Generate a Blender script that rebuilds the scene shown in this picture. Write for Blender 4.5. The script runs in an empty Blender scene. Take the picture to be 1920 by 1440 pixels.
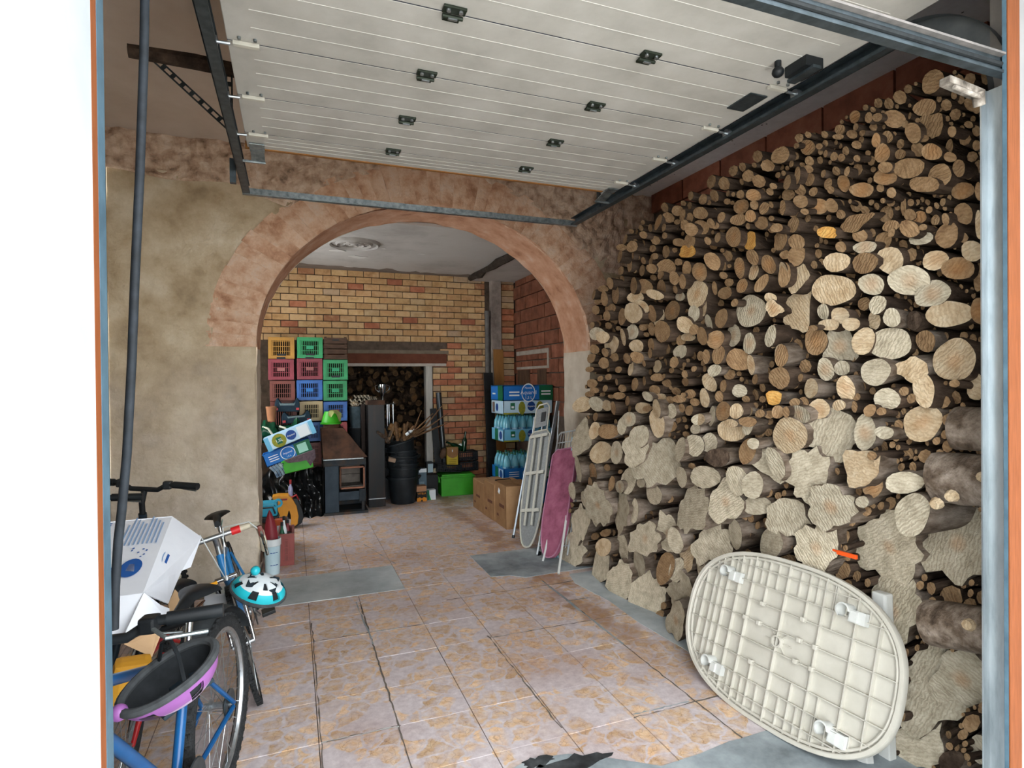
import bpy, bmesh, math, random
from mathutils import Vector, Matrix, Euler, noise
PI = math.pi
random.seed(7)
sc = bpy.context.scene
C = sc.collection

# ------------------------------------------------------------------ camera
FPX, CAMH = 1077.3, 1.55
YAW, PITCH, ROLL = math.radians(20.94), math.radians(-0.4), math.radians(-0.545)
_f = Vector((math.sin(YAW)*math.cos(PITCH), math.cos(YAW)*math.cos(PITCH), math.sin(PITCH)))
_r = Vector((math.cos(YAW), -math.sin(YAW), 0)); _u = _r.cross(_f)
CR = _r*math.cos(ROLL) + _u*math.sin(ROLL)
CU = -_r*math.sin(ROLL) + _u*math.cos(ROLL)
CF = _f
cam_d = bpy.data.cameras.new('camera'); cam = bpy.data.objects.new('camera', cam_d); C.objects.link(cam)
cam_d.sensor_fit = 'HORIZONTAL'; cam_d.sensor_width = 36.0; cam_d.lens = 36.0*FPX/1920.0
cam_d.clip_start = 0.02; cam_d.clip_end = 200
m3 = Matrix((CR, CU, -CF)).transposed()
cam.matrix_world = Matrix.Translation((0, 0, CAMH)) @ m3.to_4x4()
sc.camera = cam

def at(u, v, X=None, Y=None, Z=None):
    """point of the place that lies at photo pixel (u, v) on the plane X=, Y= or Z="""
    d = CR*((u-960)/FPX) + CU*((720-v)/FPX) + CF
    t = X/d.x if X is not None else Y/d.y if Y is not None else (Z-CAMH)/d.z
    return Vector((0, 0, CAMH)) + d*t

# ------------------------------------------------------------------ light
w = bpy.data.worlds.new('overcast'); sc.world = w; w.use_nodes = True
bg = w.node_tree.nodes['Background']
bg.inputs['Color'].default_value = (0.93, 0.97, 1.0, 1); bg.inputs['Strength'].default_value = 3.3
sun_d = bpy.data.lights.new('sun', 'SUN'); sun_d.energy = 4; sun_d.angle = math.radians(3); sun_d.color = (1, .96, .9)
sun = bpy.data.objects.new('sun', sun_d); C.objects.link(sun)      # from the side, just behind the facade: it lights the paving, not the room
sun.rotation_euler = Vector((-.80, -.12, -.62)).to_track_quat('-Z', 'Y').to_euler()
sc.view_settings.view_transform = 'Standard'; sc.view_settings.look = 'None'
sc.view_settings.gamma = 1.0; sc.view_settings.use_curve_mapping = False
sc.view_settings.exposure = 1.55
try:
    sc.cycles.diffuse_bounces = 7; sc.cycles.max_bounces = 12
except Exception: pass

# ------------------------------------------------------------------ materials
MATS = {}
def hexc(h, k=1.0):
    h = h.lstrip('#'); o = []
    for i in (0, 2, 4):
        c = int(h[i:i+2], 16)/255
        o.append((c/12.92 if c <= .04045 else ((c+.055)/1.055)**2.4)*k)
    return (*o, 1)
def mat(name, cols, scale=8, rough=.8, metal=0, bump=0, bscale=None, rnd=0, detail=6, stretch=None, spec=.3, coords='Object', alpha=None, trans=0, coat=0):
    if name in MATS: return MATS[name]
    m = bpy.data.materials.new(name); m.use_nodes = True; nt = m.node_tree; N = nt.nodes; L = nt.links
    b = N['Principled BSDF']; b.inputs['Roughness'].default_value = rough; b.inputs['Metallic'].default_value = metal
    b.inputs['Specular IOR Level'].default_value = spec
    if coat: b.inputs['Coat Weight'].default_value = coat
    if trans: b.inputs['Transmission Weight'].default_value = trans
    if isinstance(cols, str): cols = [cols]
    cols = [hexc(c) if isinstance(c, str) else c for c in cols]
    tc = N.new('ShaderNodeTexCoord'); vec = tc.outputs[coords]
    if stretch:
        mp = N.new('ShaderNodeMapping'); mp.inputs['Scale'].default_value = stretch; L.new(vec, mp.inputs[0]); vec = mp.outputs[0]
    oi = N.new('ShaderNodeObjectInfo')
    if rnd:   # every copy gets its own piece of the pattern
        ad = N.new('ShaderNodeVectorMath'); ad.operation = 'MULTIPLY_ADD'
        ad.inputs[0].default_value = (37, 53, 71); L.new(oi.outputs['Random'], ad.inputs[1]); L.new(vec, ad.inputs[2]); vec = ad.outputs[0]
    if len(cols) == 1: b.inputs['Base Color'].default_value = cols[0]; col = None
    else:
        nz = N.new('ShaderNodeTexNoise'); nz.inputs['Scale'].default_value = scale; nz.inputs['Detail'].default_value = detail; nz.inputs['Roughness'].default_value = .62
        L.new(vec, nz.inputs['Vector'])
        rp = N.new('ShaderNodeValToRGB'); e = rp.color_ramp.elements
        n = len(cols)
        for i, c in enumerate(cols):
            p = .3 + .4*i/(n-1)
            el = e[i] if i < 2 else e.new(p)
            el.position = p; el.color = c
        L.new(nz.outputs['Fac'], rp.inputs[0]); col = rp.outputs[0]
        if rnd:
            hs = N.new('ShaderNodeHueSaturation'); L.new(col, hs.inputs['Color'])
            mr = N.new('ShaderNodeMapRange'); mr.inputs[3].default_value = 1-rnd; mr.inputs[4].default_value = 1+rnd
            L.new(oi.outputs['Random'], mr.inputs[0]); L.new(mr.outputs[0], hs.inputs['Value']); col = hs.outputs[0]
        L.new(col, b.inputs['Base Color'])
    if bump:
        nb = N.new('ShaderNodeTexNoise'); nb.inputs['Scale'].default_value = bscale or scale*3; nb.inputs['Detail'].default_value = 6
        L.new(vec, nb.inputs['Vector'])
        bp = N.new('ShaderNodeBump'); bp.inputs['Strength'].default_value = min(1, bump); bp.inputs['Distance'].default_value = .02*bump
        L.new(nb.outputs['Fac'], bp.inputs['Height']); L.new(bp.outputs[0], b.inputs['Normal'])
    if alpha is not None: b.inputs['Alpha'].default_value = alpha
    MATS[name] = m
    return m

def floor_mat():
    m = bpy.data.materials.new('broken_marble_tile'); m.use_nodes = True; nt = m.node_tree; N = nt.nodes; L = nt.links
    b = N['Principled BSDF']; b.inputs['Roughness'].default_value = .42; b.inputs['Specular IOR Level'].default_value = .45
    geo = N.new('ShaderNodeNewGeometry')
    nz = N.new('ShaderNodeTexNoise'); nz.inputs['Scale'].default_value = 9; nz.inputs['Detail'].default_value = 6; L.new(geo.outputs['Position'], nz.inputs['Vector'])
    mv = N.new('ShaderNodeVectorMath'); mv.operation = 'MULTIPLY_ADD'; mv.inputs[1].default_value = (.15, .15, 0); L.new(nz.outputs['Color'], mv.inputs[0]); L.new(geo.outputs['Position'], mv.inputs[2])
    vo = N.new('ShaderNodeTexVoronoi'); vo.feature = 'DISTANCE_TO_EDGE'; vo.inputs['Scale'].default_value = 9; L.new(mv.outputs[0], vo.inputs['Vector'])
    vc = N.new('ShaderNodeTexVoronoi'); vc.inputs['Scale'].default_value = 9; L.new(mv.outputs[0], vc.inputs['Vector'])
    n2 = N.new('ShaderNodeTexNoise'); n2.inputs['Scale'].default_value = 26; n2.inputs['Detail'].default_value = 8; n2.inputs['Roughness'].default_value = .7; L.new(geo.outputs['Position'], n2.inputs['Vector'])
    # stone fragments, tan to rust
    rs = N.new('ShaderNodeValToRGB'); e = rs.color_ramp.elements; e[0].position = .25; e[0].color = hexc('#b8926e'); e[1].position = .75; e[1].color = hexc('#e2cdb0')
    q = e.new(.5); q.color = hexc('#d4b28e'); L.new(n2.outputs['Fac'], rs.inputs[0])
    sp = N.new('ShaderNodeSeparateColor'); L.new(vc.outputs['Color'], sp.inputs[0])
    hs = N.new('ShaderNodeHueSaturation'); L.new(rs.outputs[0], hs.inputs['Color'])
    mr = N.new('ShaderNodeMapRange'); mr.inputs[3].default_value = .8; mr.inputs[4].default_value = 1.15; L.new(sp.outputs[1], mr.inputs[0]); L.new(mr.outputs[0], hs.inputs['Value'])
    # thin dark veins in the stones
    ve = N.new('ShaderNodeTexVoronoi'); ve.feature = 'DISTANCE_TO_EDGE'; ve.inputs['Scale'].default_value = 24; L.new(mv.outputs[0], ve.inputs['Vector'])
    vr = N.new('ShaderNodeMapRange'); vr.inputs[2].default_value = .045; vr.inputs[3].default_value = .45; vr.inputs[4].default_value = 0; L.new(ve.outputs['Distance'], vr.inputs[0])
    mxv = N.new('ShaderNodeMix'); mxv.data_type = 'RGBA'; L.new(vr.outputs[0], mxv.inputs[0]); L.new(hs.outputs[0], mxv.inputs[6]); mxv.inputs[7].default_value = hexc('#6a4634')
    # mauve-grey bed
    rb = N.new('ShaderNodeValToRGB'); e = rb.color_ramp.elements; e[0].position = .3; e[0].color = hexc('#b5a8ab'); e[1].position = .7; e[1].color = hexc('#d8cfd0'); L.new(n2.outputs['Fac'], rb.inputs[0])
    # mask: bed = near edge, or a whole cell of small chips
    m1 = N.new('ShaderNodeMapRange'); m1.inputs[1].default_value = .03; m1.inputs[2].default_value = .085; L.new(vo.outputs['Distance'], m1.inputs[0])
    m2 = N.new('ShaderNodeMapRange'); m2.inputs[1].default_value = .12; m2.inputs[2].default_value = .2; L.new(sp.outputs[0], m2.inputs[0])
    mm = N.new('ShaderNodeMath'); mm.operation = 'MULTIPLY'; L.new(m1.outputs[0], mm.inputs[0]); L.new(m2.outputs[0], mm.inputs[1])
    n3 = N.new('ShaderNodeTexNoise'); n3.inputs['Scale'].default_value = 18; n3.inputs['Detail'].default_value = 6; L.new(geo.outputs['Position'], n3.inputs['Vector'])
    m3_ = N.new('ShaderNodeMapRange'); m3_.inputs[1].default_value = .35; m3_.inputs[2].default_value = .6; m3_.inputs[3].default_value = .2; L.new(n3.outputs['Fac'], m3_.inputs[0])
    m4 = N.new('ShaderNodeMath'); m4.operation = 'MULTIPLY'; L.new(mm.outputs[0], m4.inputs[0]); L.new(m3_.outputs[0], m4.inputs[1])
    mx = N.new('ShaderNodeMix'); mx.data_type = 'RGBA'; L.new(m4.outputs[0], mx.inputs[0]); L.new(rb.outputs[0], mx.inputs[6]); L.new(mxv.outputs[2], mx.inputs[7])
    # rust-brown stains and dust over large areas
    n4 = N.new('ShaderNodeTexNoise'); n4.inputs['Scale'].default_value = 1.1; n4.inputs['Detail'].default_value = 6; L.new(geo.outputs['Position'], n4.inputs['Vector'])
    m5 = N.new('ShaderNodeMapRange'); m5.inputs[1].default_value = .5; m5.inputs[2].default_value = .72; m5.inputs[4].default_value = .45; L.new(n4.outputs['Fac'], m5.inputs[0])
    mx2 = N.new('ShaderNodeMix'); mx2.data_type = 'RGBA'; mx2.blend_type = 'MULTIPLY'; L.new(m5.outputs[0], mx2.inputs[0]); L.new(mx.outputs[2], mx2.inputs[6]); mx2.inputs[7].default_value = hexc('#b98d6c')
    # rust stain where wet logs were stacked along the pile
    sx = N.new('ShaderNodeSeparateXYZ'); L.new(geo.outputs['Position'], sx.inputs[0])
    dx = N.new('ShaderNodeMath'); dx.operation = 'SUBTRACT'; L.new(sx.outputs[0], dx.inputs[0]); dx.inputs[1].default_value = 1.83
    ab = N.new('ShaderNodeMath'); ab.operation = 'ABSOLUTE'; L.new(dx.outputs[0], ab.inputs[0])
    n6 = N.new('ShaderNodeTexNoise'); n6.inputs['Scale'].default_value = 5; n6.inputs['Detail'].default_value = 7; L.new(geo.outputs['Position'], n6.inputs['Vector'])
    sb = N.new('ShaderNodeMath'); sb.operation = 'SUBTRACT'; L.new(n6.outputs['Fac'], sb.inputs[0]); L.new(ab.outputs[0], sb.inputs[1])
    sm_ = N.new('ShaderNodeMapRange'); sm_.inputs[1].default_value = .34; sm_.inputs[2].default_value = .5; sm_.inputs[4].default_value = .62; L.new(sb.outputs[0], sm_.inputs[0])
    yr = N.new('ShaderNodeMapRange'); yr.inputs[1].default_value = 2.2; yr.inputs[2].default_value = 3.3; L.new(sx.outputs[1], yr.inputs[0])
    sy_ = N.new('ShaderNodeMath'); sy_.operation = 'MULTIPLY'; L.new(sm_.outputs[0], sy_.inputs[0]); L.new(yr.outputs[0], sy_.inputs[1])
    mx3 = N.new('ShaderNodeMix'); mx3.data_type = 'RGBA'; L.new(sy_.outputs[0], mx3.inputs[0]); L.new(mx2.outputs[2], mx3.inputs[6]); mx3.inputs[7].default_value = hexc('#8d6038')
    L.new(mx3.outputs[2], b.inputs['Base Color'])
    bp = N.new('ShaderNodeBump'); bp.inputs['Strength'].default_value = .25; bp.inputs['Distance'].default_value = .004; L.new(n2.outputs['Fac'], bp.inputs['Height']); L.new(bp.outputs[0], b.inputs['Normal'])
    rr = N.new('ShaderNodeMapRange'); rr.inputs[3].default_value = .3; rr.inputs[4].default_value = .65; L.new(n4.outputs['Fac'], rr.inputs[0]); L.new(rr.outputs[0], b.inputs['Roughness'])
    MATS['tile'] = m; return m

def cut_mat(name, cols, value=1.0):
    """sawn end grain: rings round the heart, saw marks, a few cracks"""
    m = bpy.data.materials.new(name); m.use_nodes = True; nt = m.node_tree; N = nt.nodes; L = nt.links
    b = N['Principled BSDF']; b.inputs['Roughness'].default_value = .85; b.inputs['Specular IOR Level'].default_value = .15
    tc = N.new('ShaderNodeTexCoord'); oi = N.new('ShaderNodeObjectInfo')
    ad = N.new('ShaderNodeVectorMath'); ad.operation = 'MULTIPLY_ADD'; ad.inputs[0].default_value = (31, 17, 23)
    L.new(oi.outputs['Random'], ad.inputs[1]); L.new(tc.outputs['Object'], ad.inputs[2])
    nz = N.new('ShaderNodeTexNoise'); nz.inputs['Scale'].default_value = 22; nz.inputs['Detail'].default_value = 8; nz.inputs['Roughness'].default_value = .68; L.new(ad.outputs[0], nz.inputs['Vector'])
    rp = N.new('ShaderNodeValToRGB'); e = rp.color_ramp.elements
    for i, c in enumerate(cols):
        p = .3 + .42*i/(len(cols)-1); el = e[i] if i < 2 else e.new(p); el.position = p; el.color = hexc(c)
    L.new(nz.outputs['Fac'], rp.inputs[0])
    hs = N.new('ShaderNodeHueSaturation'); L.new(rp.outputs[0], hs.inputs['Color'])
    mr = N.new('ShaderNodeMapRange'); mr.inputs[3].default_value = .8*value; mr.inputs[4].default_value = 1.18*value; L.new(oi.outputs['Random'], mr.inputs[0]); L.new(mr.outputs[0], hs.inputs['Value'])
    # saw marks, each face at its own angle
    vr = N.new('ShaderNodeVectorRotate'); vr.rotation_type = 'X_AXIS'; L.new(ad.outputs[0], vr.inputs['Vector'])
    an = N.new('ShaderNodeMath'); an.operation = 'MULTIPLY'; an.inputs[1].default_value = 23.0; L.new(oi.outputs['Random'], an.inputs[0]); L.new(an.outputs[0], vr.inputs['Angle'])
    wv = N.new('ShaderNodeTexWave'); wv.bands_direction = 'Y'; wv.inputs['Scale'].default_value = 22; wv.inputs['Distortion'].default_value = 7; wv.inputs['Detail'].default_value = 3; wv.inputs['Detail Scale'].default_value = 2.5; L.new(vr.outputs[0], wv.inputs['Vector'])
    mx = N.new('ShaderNodeMix'); mx.data_type = 'RGBA'; mx.blend_type = 'MULTIPLY'
    mf = N.new('ShaderNodeMapRange'); mf.inputs[1].default_value = .05; mf.inputs[2].default_value = .5; mf.inputs[3].default_value = .2; mf.inputs[4].default_value = 0; L.new(wv.outputs['Fac'], mf.inputs[0])
    L.new(mf.outputs[0], mx.inputs[0]); L.new(hs.outputs[0], mx.inputs[6]); mx.inputs[7].default_value = hexc('#7a6448')
    # the heart
    ln = N.new('ShaderNodeVectorMath'); ln.operation = 'LENGTH'; L.new(tc.outputs['Object'], ln.inputs[0])
    hm = N.new('ShaderNodeMapRange'); hm.inputs[1].default_value = .012; hm.inputs[2].default_value = .04; hm.inputs[3].default_value = .35; hm.inputs[4].default_value = 0; L.new(ln.outputs['Value'], hm.inputs[0])
    pk = N.new('ShaderNodeMath'); pk.operation = 'FRACT'; k7 = N.new('ShaderNodeMath'); k7.operation = 'MULTIPLY'; k7.inputs[1].default_value = 91; L.new(oi.outputs['Random'], k7.inputs[0]); L.new(k7.outputs[0], pk.inputs[0])
    gt = N.new('ShaderNodeMath'); gt.operation = 'GREATER_THAN'; gt.inputs[1].default_value = .75; L.new(pk.outputs[0], gt.inputs[0])
    hh = N.new('ShaderNodeMath'); hh.operation = 'MULTIPLY'; L.new(hm.outputs[0], hh.inputs[0]); L.new(gt.outputs[0], hh.inputs[1])
    m2 = N.new('ShaderNodeMix'); m2.data_type = 'RGBA'; L.new(hh.outputs[0], m2.inputs[0]); L.new(mx.outputs[2], m2.inputs[6]); m2.inputs[7].default_value = hexc('#a5713f')
    L.new(m2.outputs[2], b.inputs['Base Color'])
    bp = N.new('ShaderNodeBump'); bp.inputs['Strength'].default_value = .5; bp.inputs['Distance'].default_value = .004; L.new(wv.outputs['Fac'], bp.inputs['Height']); L.new(bp.outputs[0], b.inputs['Normal'])
    MATS[name] = m; return m

# ------------------------------------------------------------------ mesh helpers
class MB:
    def __init__(s): s.bm = bmesh.new(); s.mi = 0
    def _v(s, pts): return [s.bm.verts.new(p) for p in pts]
    def face(s, vs):
        try:
            f = s.bm.faces.new(vs); f.material_index = s.mi; return f
        except ValueError: return None
    def quad(s, *p): s.face(s._v(p)); return s
    def box(s, c, d, rot=None, taper=1.0):
        c = Vector(c); R = (rot if isinstance(rot, Matrix) else Euler(rot).to_matrix()) if rot is not None else Matrix.Identity(3)
        vs = []
        for z in (-.5, .5):
            k = taper if z > 0 else 1
            for x, y in ((-.5, -.5), (.5, -.5), (.5, .5), (-.5, .5)):
                vs.append(s.bm.verts.new(c + R @ Vector((x*d[0]*k, y*d[1]*k, z*d[2]))))
        for q in ((3, 2, 1, 0), (4, 5, 6, 7), (0, 1, 5, 4), (1, 2, 6, 5), (2, 3, 7, 6), (3, 0, 4, 7)): s.face([vs[i] for i in q])
        return s
    def b2(s, p, q):
        return s.box([(p[i]+q[i])/2 for i in range(3)], [abs(q[i]-p[i]) for i in range(3)])
    def tube(s, pts, r, n=8, closed=False, cap=True):
        pts = [Vector(p) for p in pts]; m = len(pts); rs = r if isinstance(r, (list, tuple)) else [r]*m
        prev = None; rings = []
        for i, p in enumerate(pts):
            a = pts[i-1] if (i > 0 or closed) else p; b = pts[(i+1) % m] if (i < m-1 or closed) else p
            t = (b-a)
            if t.length < 1e-9: t = Vector((0, 0, 1))
            t.normalize()
            if prev is None:
                g = Vector((0, 0, 1)) if abs(t.z) < .9 else Vector((1, 0, 0))
                x = t.cross(g).normalized()
            else:
                x = prev - t*prev.dot(t)
                x = x.normalized() if x.length > 1e-6 else t.orthogonal().normalized()
            prev = x; y = t.cross(x)
            rings.append([s.bm.verts.new(p + (x*math.cos(2*PI*k/n) + y*math.sin(2*PI*k/n))*rs[i]) for k in range(n)])
        for i in range(m if closed else m-1):
            A, B = rings[i], rings[(i+1) % m]
            for k in range(n): s.face([A[k], A[(k+1) % n], B[(k+1) % n], B[k]])
        if cap and not closed:
            s.face(rings[0][::-1]); s.face(rings[-1])
        return s
    def lathe(s, prof, n=20, c=(0, 0, 0), R=None, arc=2*PI):
        c = Vector(c); R = R or Matrix.Identity(3); rings = []
        full = abs(arc-2*PI) < 1e-6; m = n if full else n+1
        for r, z in prof:
            if r < 1e-6: rings.append([s.bm.verts.new(c + R @ Vector((0, 0, z)))])
            else: rings.append([s.bm.verts.new(c + R @ Vector((r*math.cos(arc*k/n), r*math.sin(arc*k/n), z))) for k in range(m)])
        for A, B in zip(rings, rings[1:]):
            for k in range(n):
                j = (k+1) % m
                if len(A) == 1 and len(B) == 1: continue
                if len(A) == 1: s.face([A[0], B[k], B[j]])
                elif len(B) == 1: s.face([A[k], A[j], B[0]])
                else: s.face([A[k], A[j], B[j], B[k]])
        return s
    def prism(s, poly, fn, h):
        """poly of (a,b) placed by fn(a,b,t); t=0..h"""
        A = [s.bm.verts.new(fn(a, b, 0)) for a, b in poly]; B = [s.bm.verts.new(fn(a, b, h)) for a, b in poly]
        s.face(A[::-1]); s.face(B)
        for i in range(len(poly)): s.face([A[i], A[(i+1) % len(poly)], B[(i+1) % len(poly)], B[i]])
        return s
    def ell(s, c, d, n=14, m=8, R=None):
        prof = [(math.sin(PI*i/m), -math.cos(PI*i/m)) for i in range(m+1)]
        R = R or Matrix.Identity(3); S = Matrix.Diagonal(Vector(d))
        return s.lathe(prof, n, c, R @ S)
    def mesh(s, name, mats, smooth=False, bevel=0):
        if bevel: bmesh.ops.bevel(s.bm, geom=list(s.bm.edges), offset=bevel, segments=2, affect='EDGES', profile=.6, clamp_overlap=True)
        bmesh.ops.recalc_face_normals(s.bm, faces=s.bm.faces)
        me = bpy.data.meshes.new(name); s.bm.to_mesh(me); s.bm.free()
        for m in (mats if isinstance(mats, (list, tuple)) else [mats]): me.materials.append(m)
        if smooth:
            for p in me.polygons: p.use_smooth = True
            try: me.set_sharp_from_angle(angle=math.radians(40))
            except Exception: pass
        return me
    def build(s, name, m, parent=None, smooth=False, bevel=0, loc=None):
        return link(name, s.mesh(name, m, smooth, bevel), parent, loc)
def link(name, me, parent=None, loc=None):
    o = bpy.data.objects.new(name, me); C.objects.link(o)
    if parent is not None: o.parent = parent
    if loc is not None: o.location = loc
    return o
def tag(o, label, cat, group=None):
    o['label'] = label; o['category'] = cat
    if group: o['group'] = group
    return o
def thing(name, label, cat, loc=(0, 0, 0), rot=(0, 0, 0), group=None):
    o = bpy.data.objects.new(name, None); C.objects.link(o); o.location = loc; o.rotation_euler = rot; o.empty_display_size = .1
    return tag(o, label, cat, group)
def struct(o, label=None, cat=None):
    o['kind'] = 'structure'
    if label: o['label'] = label
    if cat: o['category'] = cat
    return o
def nz3(p, s=1.0, seed=0): return noise.noise(Vector(p)*s + Vector((seed*13.1, seed*7.7, seed*3.3)))

# shared plain materials
galv = mat('galvanised_steel', ['#5f686b', '#8a9294', '#a4abac'], 30, .38, .85, rnd=0)
dgalv = mat('dull_zinc', ['#3f484b', '#59636a'], 25, .45, .8)
white_pl = mat('white_plaster', ['#a4a9ac', '#b1b6b8'], 6, .9, bump=.1)
orange_fr = mat('orange_wood', ['#6f3c1c', '#854b29'], 30, .6, stretch=(6, 6, .4))
blue_seal = mat('blue_grey_seal', ['#3a4f5c', '#4d6674'], 20, .55)
black_pl = mat('black_plastic', ['#101316', '#1b1f22'], 12, .45)
rubber = mat('rubber', ['#15181a', '#25292b'], 60, .75, bump=.1)
chrome = mat('chrome', ['#c8ccd0'], 5, .12, 1.0)
alu = mat('brushed_alu', ['#9da3a8', '#c0c5c8'], 40, .32, .9)
whitep = mat('white_plastic', ['#b5b1a5', '#c2beb3'], 9, .5, spec=.35)
card = mat('brown_cardboard', ['#7d5c3c', '#93704c'], 9, .85, rnd=.06)
card_l = mat('pale_cardboard', ['#a8825a', '#bb9670'], 9, .85)
# ================================================================== THE ROOM
YA, YB, YBK = 4.94, 5.50, 8.05          # arch wall front and back, back wall
XL, XR, ZC = -1.24, 3.40, 3.40          # front room
BXL, BXR, BZC = -0.95, 3.10, 3.05       # back room
ACX, AIA, AIB, ASZ = 1.22, 1.48, 1.25, 1.83   # arch: centre, half width, rise, springing
DXL, DXR, DY0, DY1, DZ = -0.262, 1.878, 0.30, 0.98, 2.42   # door opening in the facade

plaster = mat('old_lime_plaster', ['#8d7b62', '#b29f82', '#c6b69b', '#d8ccb6'], 3.2, .95, bump=.9, bscale=16, detail=9)
def two_coats(m, pale):
    """the lower wall was rendered again with paler cement up to an uneven line"""
    nt = m.node_tree; N = nt.nodes; L = nt.links; b = N['Principled BSDF']; src = b.inputs['Base Color'].links[0].from_socket
    g = N.new('ShaderNodeNewGeometry'); sp = N.new('ShaderNodeSeparateXYZ'); L.new(g.outputs['Position'], sp.inputs[0])
    nz = N.new('ShaderNodeTexNoise'); nz.inputs['Scale'].default_value = 1.6; nz.inputs['Detail'].default_value = 8; L.new(g.outputs['Position'], nz.inputs['Vector'])
    a = N.new('ShaderNodeMath'); a.operation = 'MULTIPLY_ADD'; a.inputs[1].default_value = 2.2; L.new(nz.outputs['Fac'], a.inputs[0]); L.new(sp.outputs[2], a.inputs[2])
    mr = N.new('ShaderNodeMapRange'); mr.inputs[1].default_value = 1.9; mr.inputs[2].default_value = 3.1; mr.inputs[3].default_value = .8; mr.inputs[4].default_value = 0; L.new(a.outputs[0], mr.inputs[0])
    n2 = N.new('ShaderNodeTexNoise'); n2.inputs['Scale'].default_value = 9; n2.inputs['Detail'].default_value = 8; L.new(g.outputs['Position'], n2.inputs['Vector'])
    rp = N.new('ShaderNodeValToRGB'); rp.color_ramp.elements[0].position = .3; rp.color_ramp.elements[0].color = hexc(pale[0]); rp.color_ramp.elements[1].position = .7; rp.color_ramp.elements[1].color = hexc(pale[1]); L.new(n2.outputs['Fac'], rp.inputs[0])
    mx = N.new('ShaderNodeMix'); mx.data_type = 'RGBA'; L.new(mr.outputs[0], mx.inputs[0]); L.new(src, mx.inputs[6]); L.new(rp.outputs[0], mx.inputs[7]); L.new(mx.outputs[2], b.inputs['Base Color'])
two_coats(plaster, ('#b3a796', '#d6ccbf'))
plaster_l = mat('pale_cement_render', ['#a99d8b', '#c2b6a4', '#d2c8b8'], 3.5, .95, bump=.5, bscale=18, detail=9)
ringm = mat('worn_terracotta', ['#a0755a', '#c69d80', '#d8b89e', '#d8c2b0'], 7, .95, bump=1.0, bscale=22, detail=12, rnd=.03, coords='Object')
rubm = mat('rubble_stone', ['#7d6856', '#bda089', '#d8bfa8', '#e2d0bf'], 11, .95, bump=.8, bscale=24, detail=9, rnd=.14)
ceilm = mat('grey_brown_ceiling', ['#c2b3a6', '#d0c3b8'], 3, .95, bump=.1)
ceil_r = mat('white_speckled_ceiling', ['#d2d0cd', '#e2e0de'], 14, .92, bump=.12)
bceil = mat('peeling_ceiling_paint', ['#a09a94', '#b6b1ab', '#bbb7b2'], 1.6, .92, bump=.15)
bceil_d = mat('bare_ceiling_plaster', ['#6c6158', '#85796f'], 8, .95, bump=.3)
mortar = mat('brick_mortar', ['#4a4038', '#6b5c50'], 12, .95, bump=.3)
concrete = mat('grey_concrete', ['#8f9698', '#a9b1b4', '#c2c8c9'], 3.2, .6, bump=.15, bscale=40, detail=9)
conc_dark = mat('stained_concrete', ['#5a6165', '#929b9f', '#bcc3c5'], 2.6, .55, bump=.15, bscale=40, detail=9)
joint = mat('floor_joint_dirt', ['#4e463f', '#6f665f'], 14, .9)
paving = mat('outdoor_paving', ['#b9b6b0', '#cfccc6'], 2, .9)

# ---- floor: bed, tiles, concrete patches, threshold
fl = MB().b2((XL, 1.0, -.12), (XR, YBK+1.6, -.006)).build('floor', joint); struct(fl, 'worn floor of broken marble tiles', 'floor')
tile_m = floor_mat(); TS = .34
tb = MB().box((0, 0, -.006), (TS-.0035, TS-.0035, .012)); tile_me = tb.mesh('floor_tile', tile_m, bevel=.0012)
rf = random.Random(3)
for i in range(-4, 8):
    for j in range(-1, 18):
        x0, y0 = .09 + i*TS, 2.25 + j*TS
        cx, cy = x0+TS/2, y0+TS/2
        if i >= 6 and cy < 3.9: continue
        if i < -1 and cy > 4.6: continue
        # cut out where the cement patches are
        if -.3 < cx < .73 and 4.28 < cy < 4.86: continue
        if 1.44 < cx < 2.5 and 4.2 < cy < 4.86: continue
        t = link('floor_tile', tile_me, fl, (cx, cy, rf.uniform(-.0008, .0012)))
        t.rotation_euler = (rf.uniform(-.002, .002), rf.uniform(-.002, .002), 0)
for xa, xb in ((-.59, .77), (1.45, 2.47)):      # cut tiles behind the patches
    k = xa
    while k < xb-.01:
        x1 = min(k+TS, xb); MB().b2((k+.0018, 4.867, -.012), (x1-.0018, 4.968, 0)).build('floor_tile', tile_m, fl, bevel=.0012); k = x1
def slab(name, poly, z, m, parent=None, z0=-.01):
    return MB().prism(poly, lambda a, b, t: (a, b, z0+t), z-z0).build(name, m, parent)
slab('cement_patch', [(-.6, 4.28), (.769, 4.28), (.767, 4.56), (.768, 4.864), (-.6, 4.864)], .0035, concrete, fl)
slab('cement_patch', [(1.447, 4.864), (1.9, 4.864), (2.7, 4.864), (2.7, 4.17), (2.2, 4.18), (1.69, 4.165), (1.60, 4.25), (1.447, 4.285)], .0035, conc_dark, fl)
rr = random.Random(5)
edge = [(XL, 1.0), (XR, 1.0), (XR, 1.95)] + [(XR-.18-k*.16, 1.945+rr.uniform(-.006, .006)) for k in range(10)] + [(1.72, 1.95), (1.55, 1.93), (1.36, 1.925), (1.2, 2.04), (1.05, 2.13), (.9, 2.16), (.76, 2.12), (.62, 2.0), (.4, 1.92), (0, 1.93), (XL, 1.92)]
slab('cement_threshold', edge, .003, conc_dark, fl)
slab('cement_edge', [(2.06, 2.4), (2.5, 2.4), (2.5, 4.1), (2.04, 4.1), (1.99, 3.9), (2.05, 3.5), (2.04, 3.1), (2.08, 2.7)], .0025, concrete, fl)
oil = mat('oil_stain', ['#1b1d1f', '#3a3d3f', '#5c6162'], 9, .5)
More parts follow.
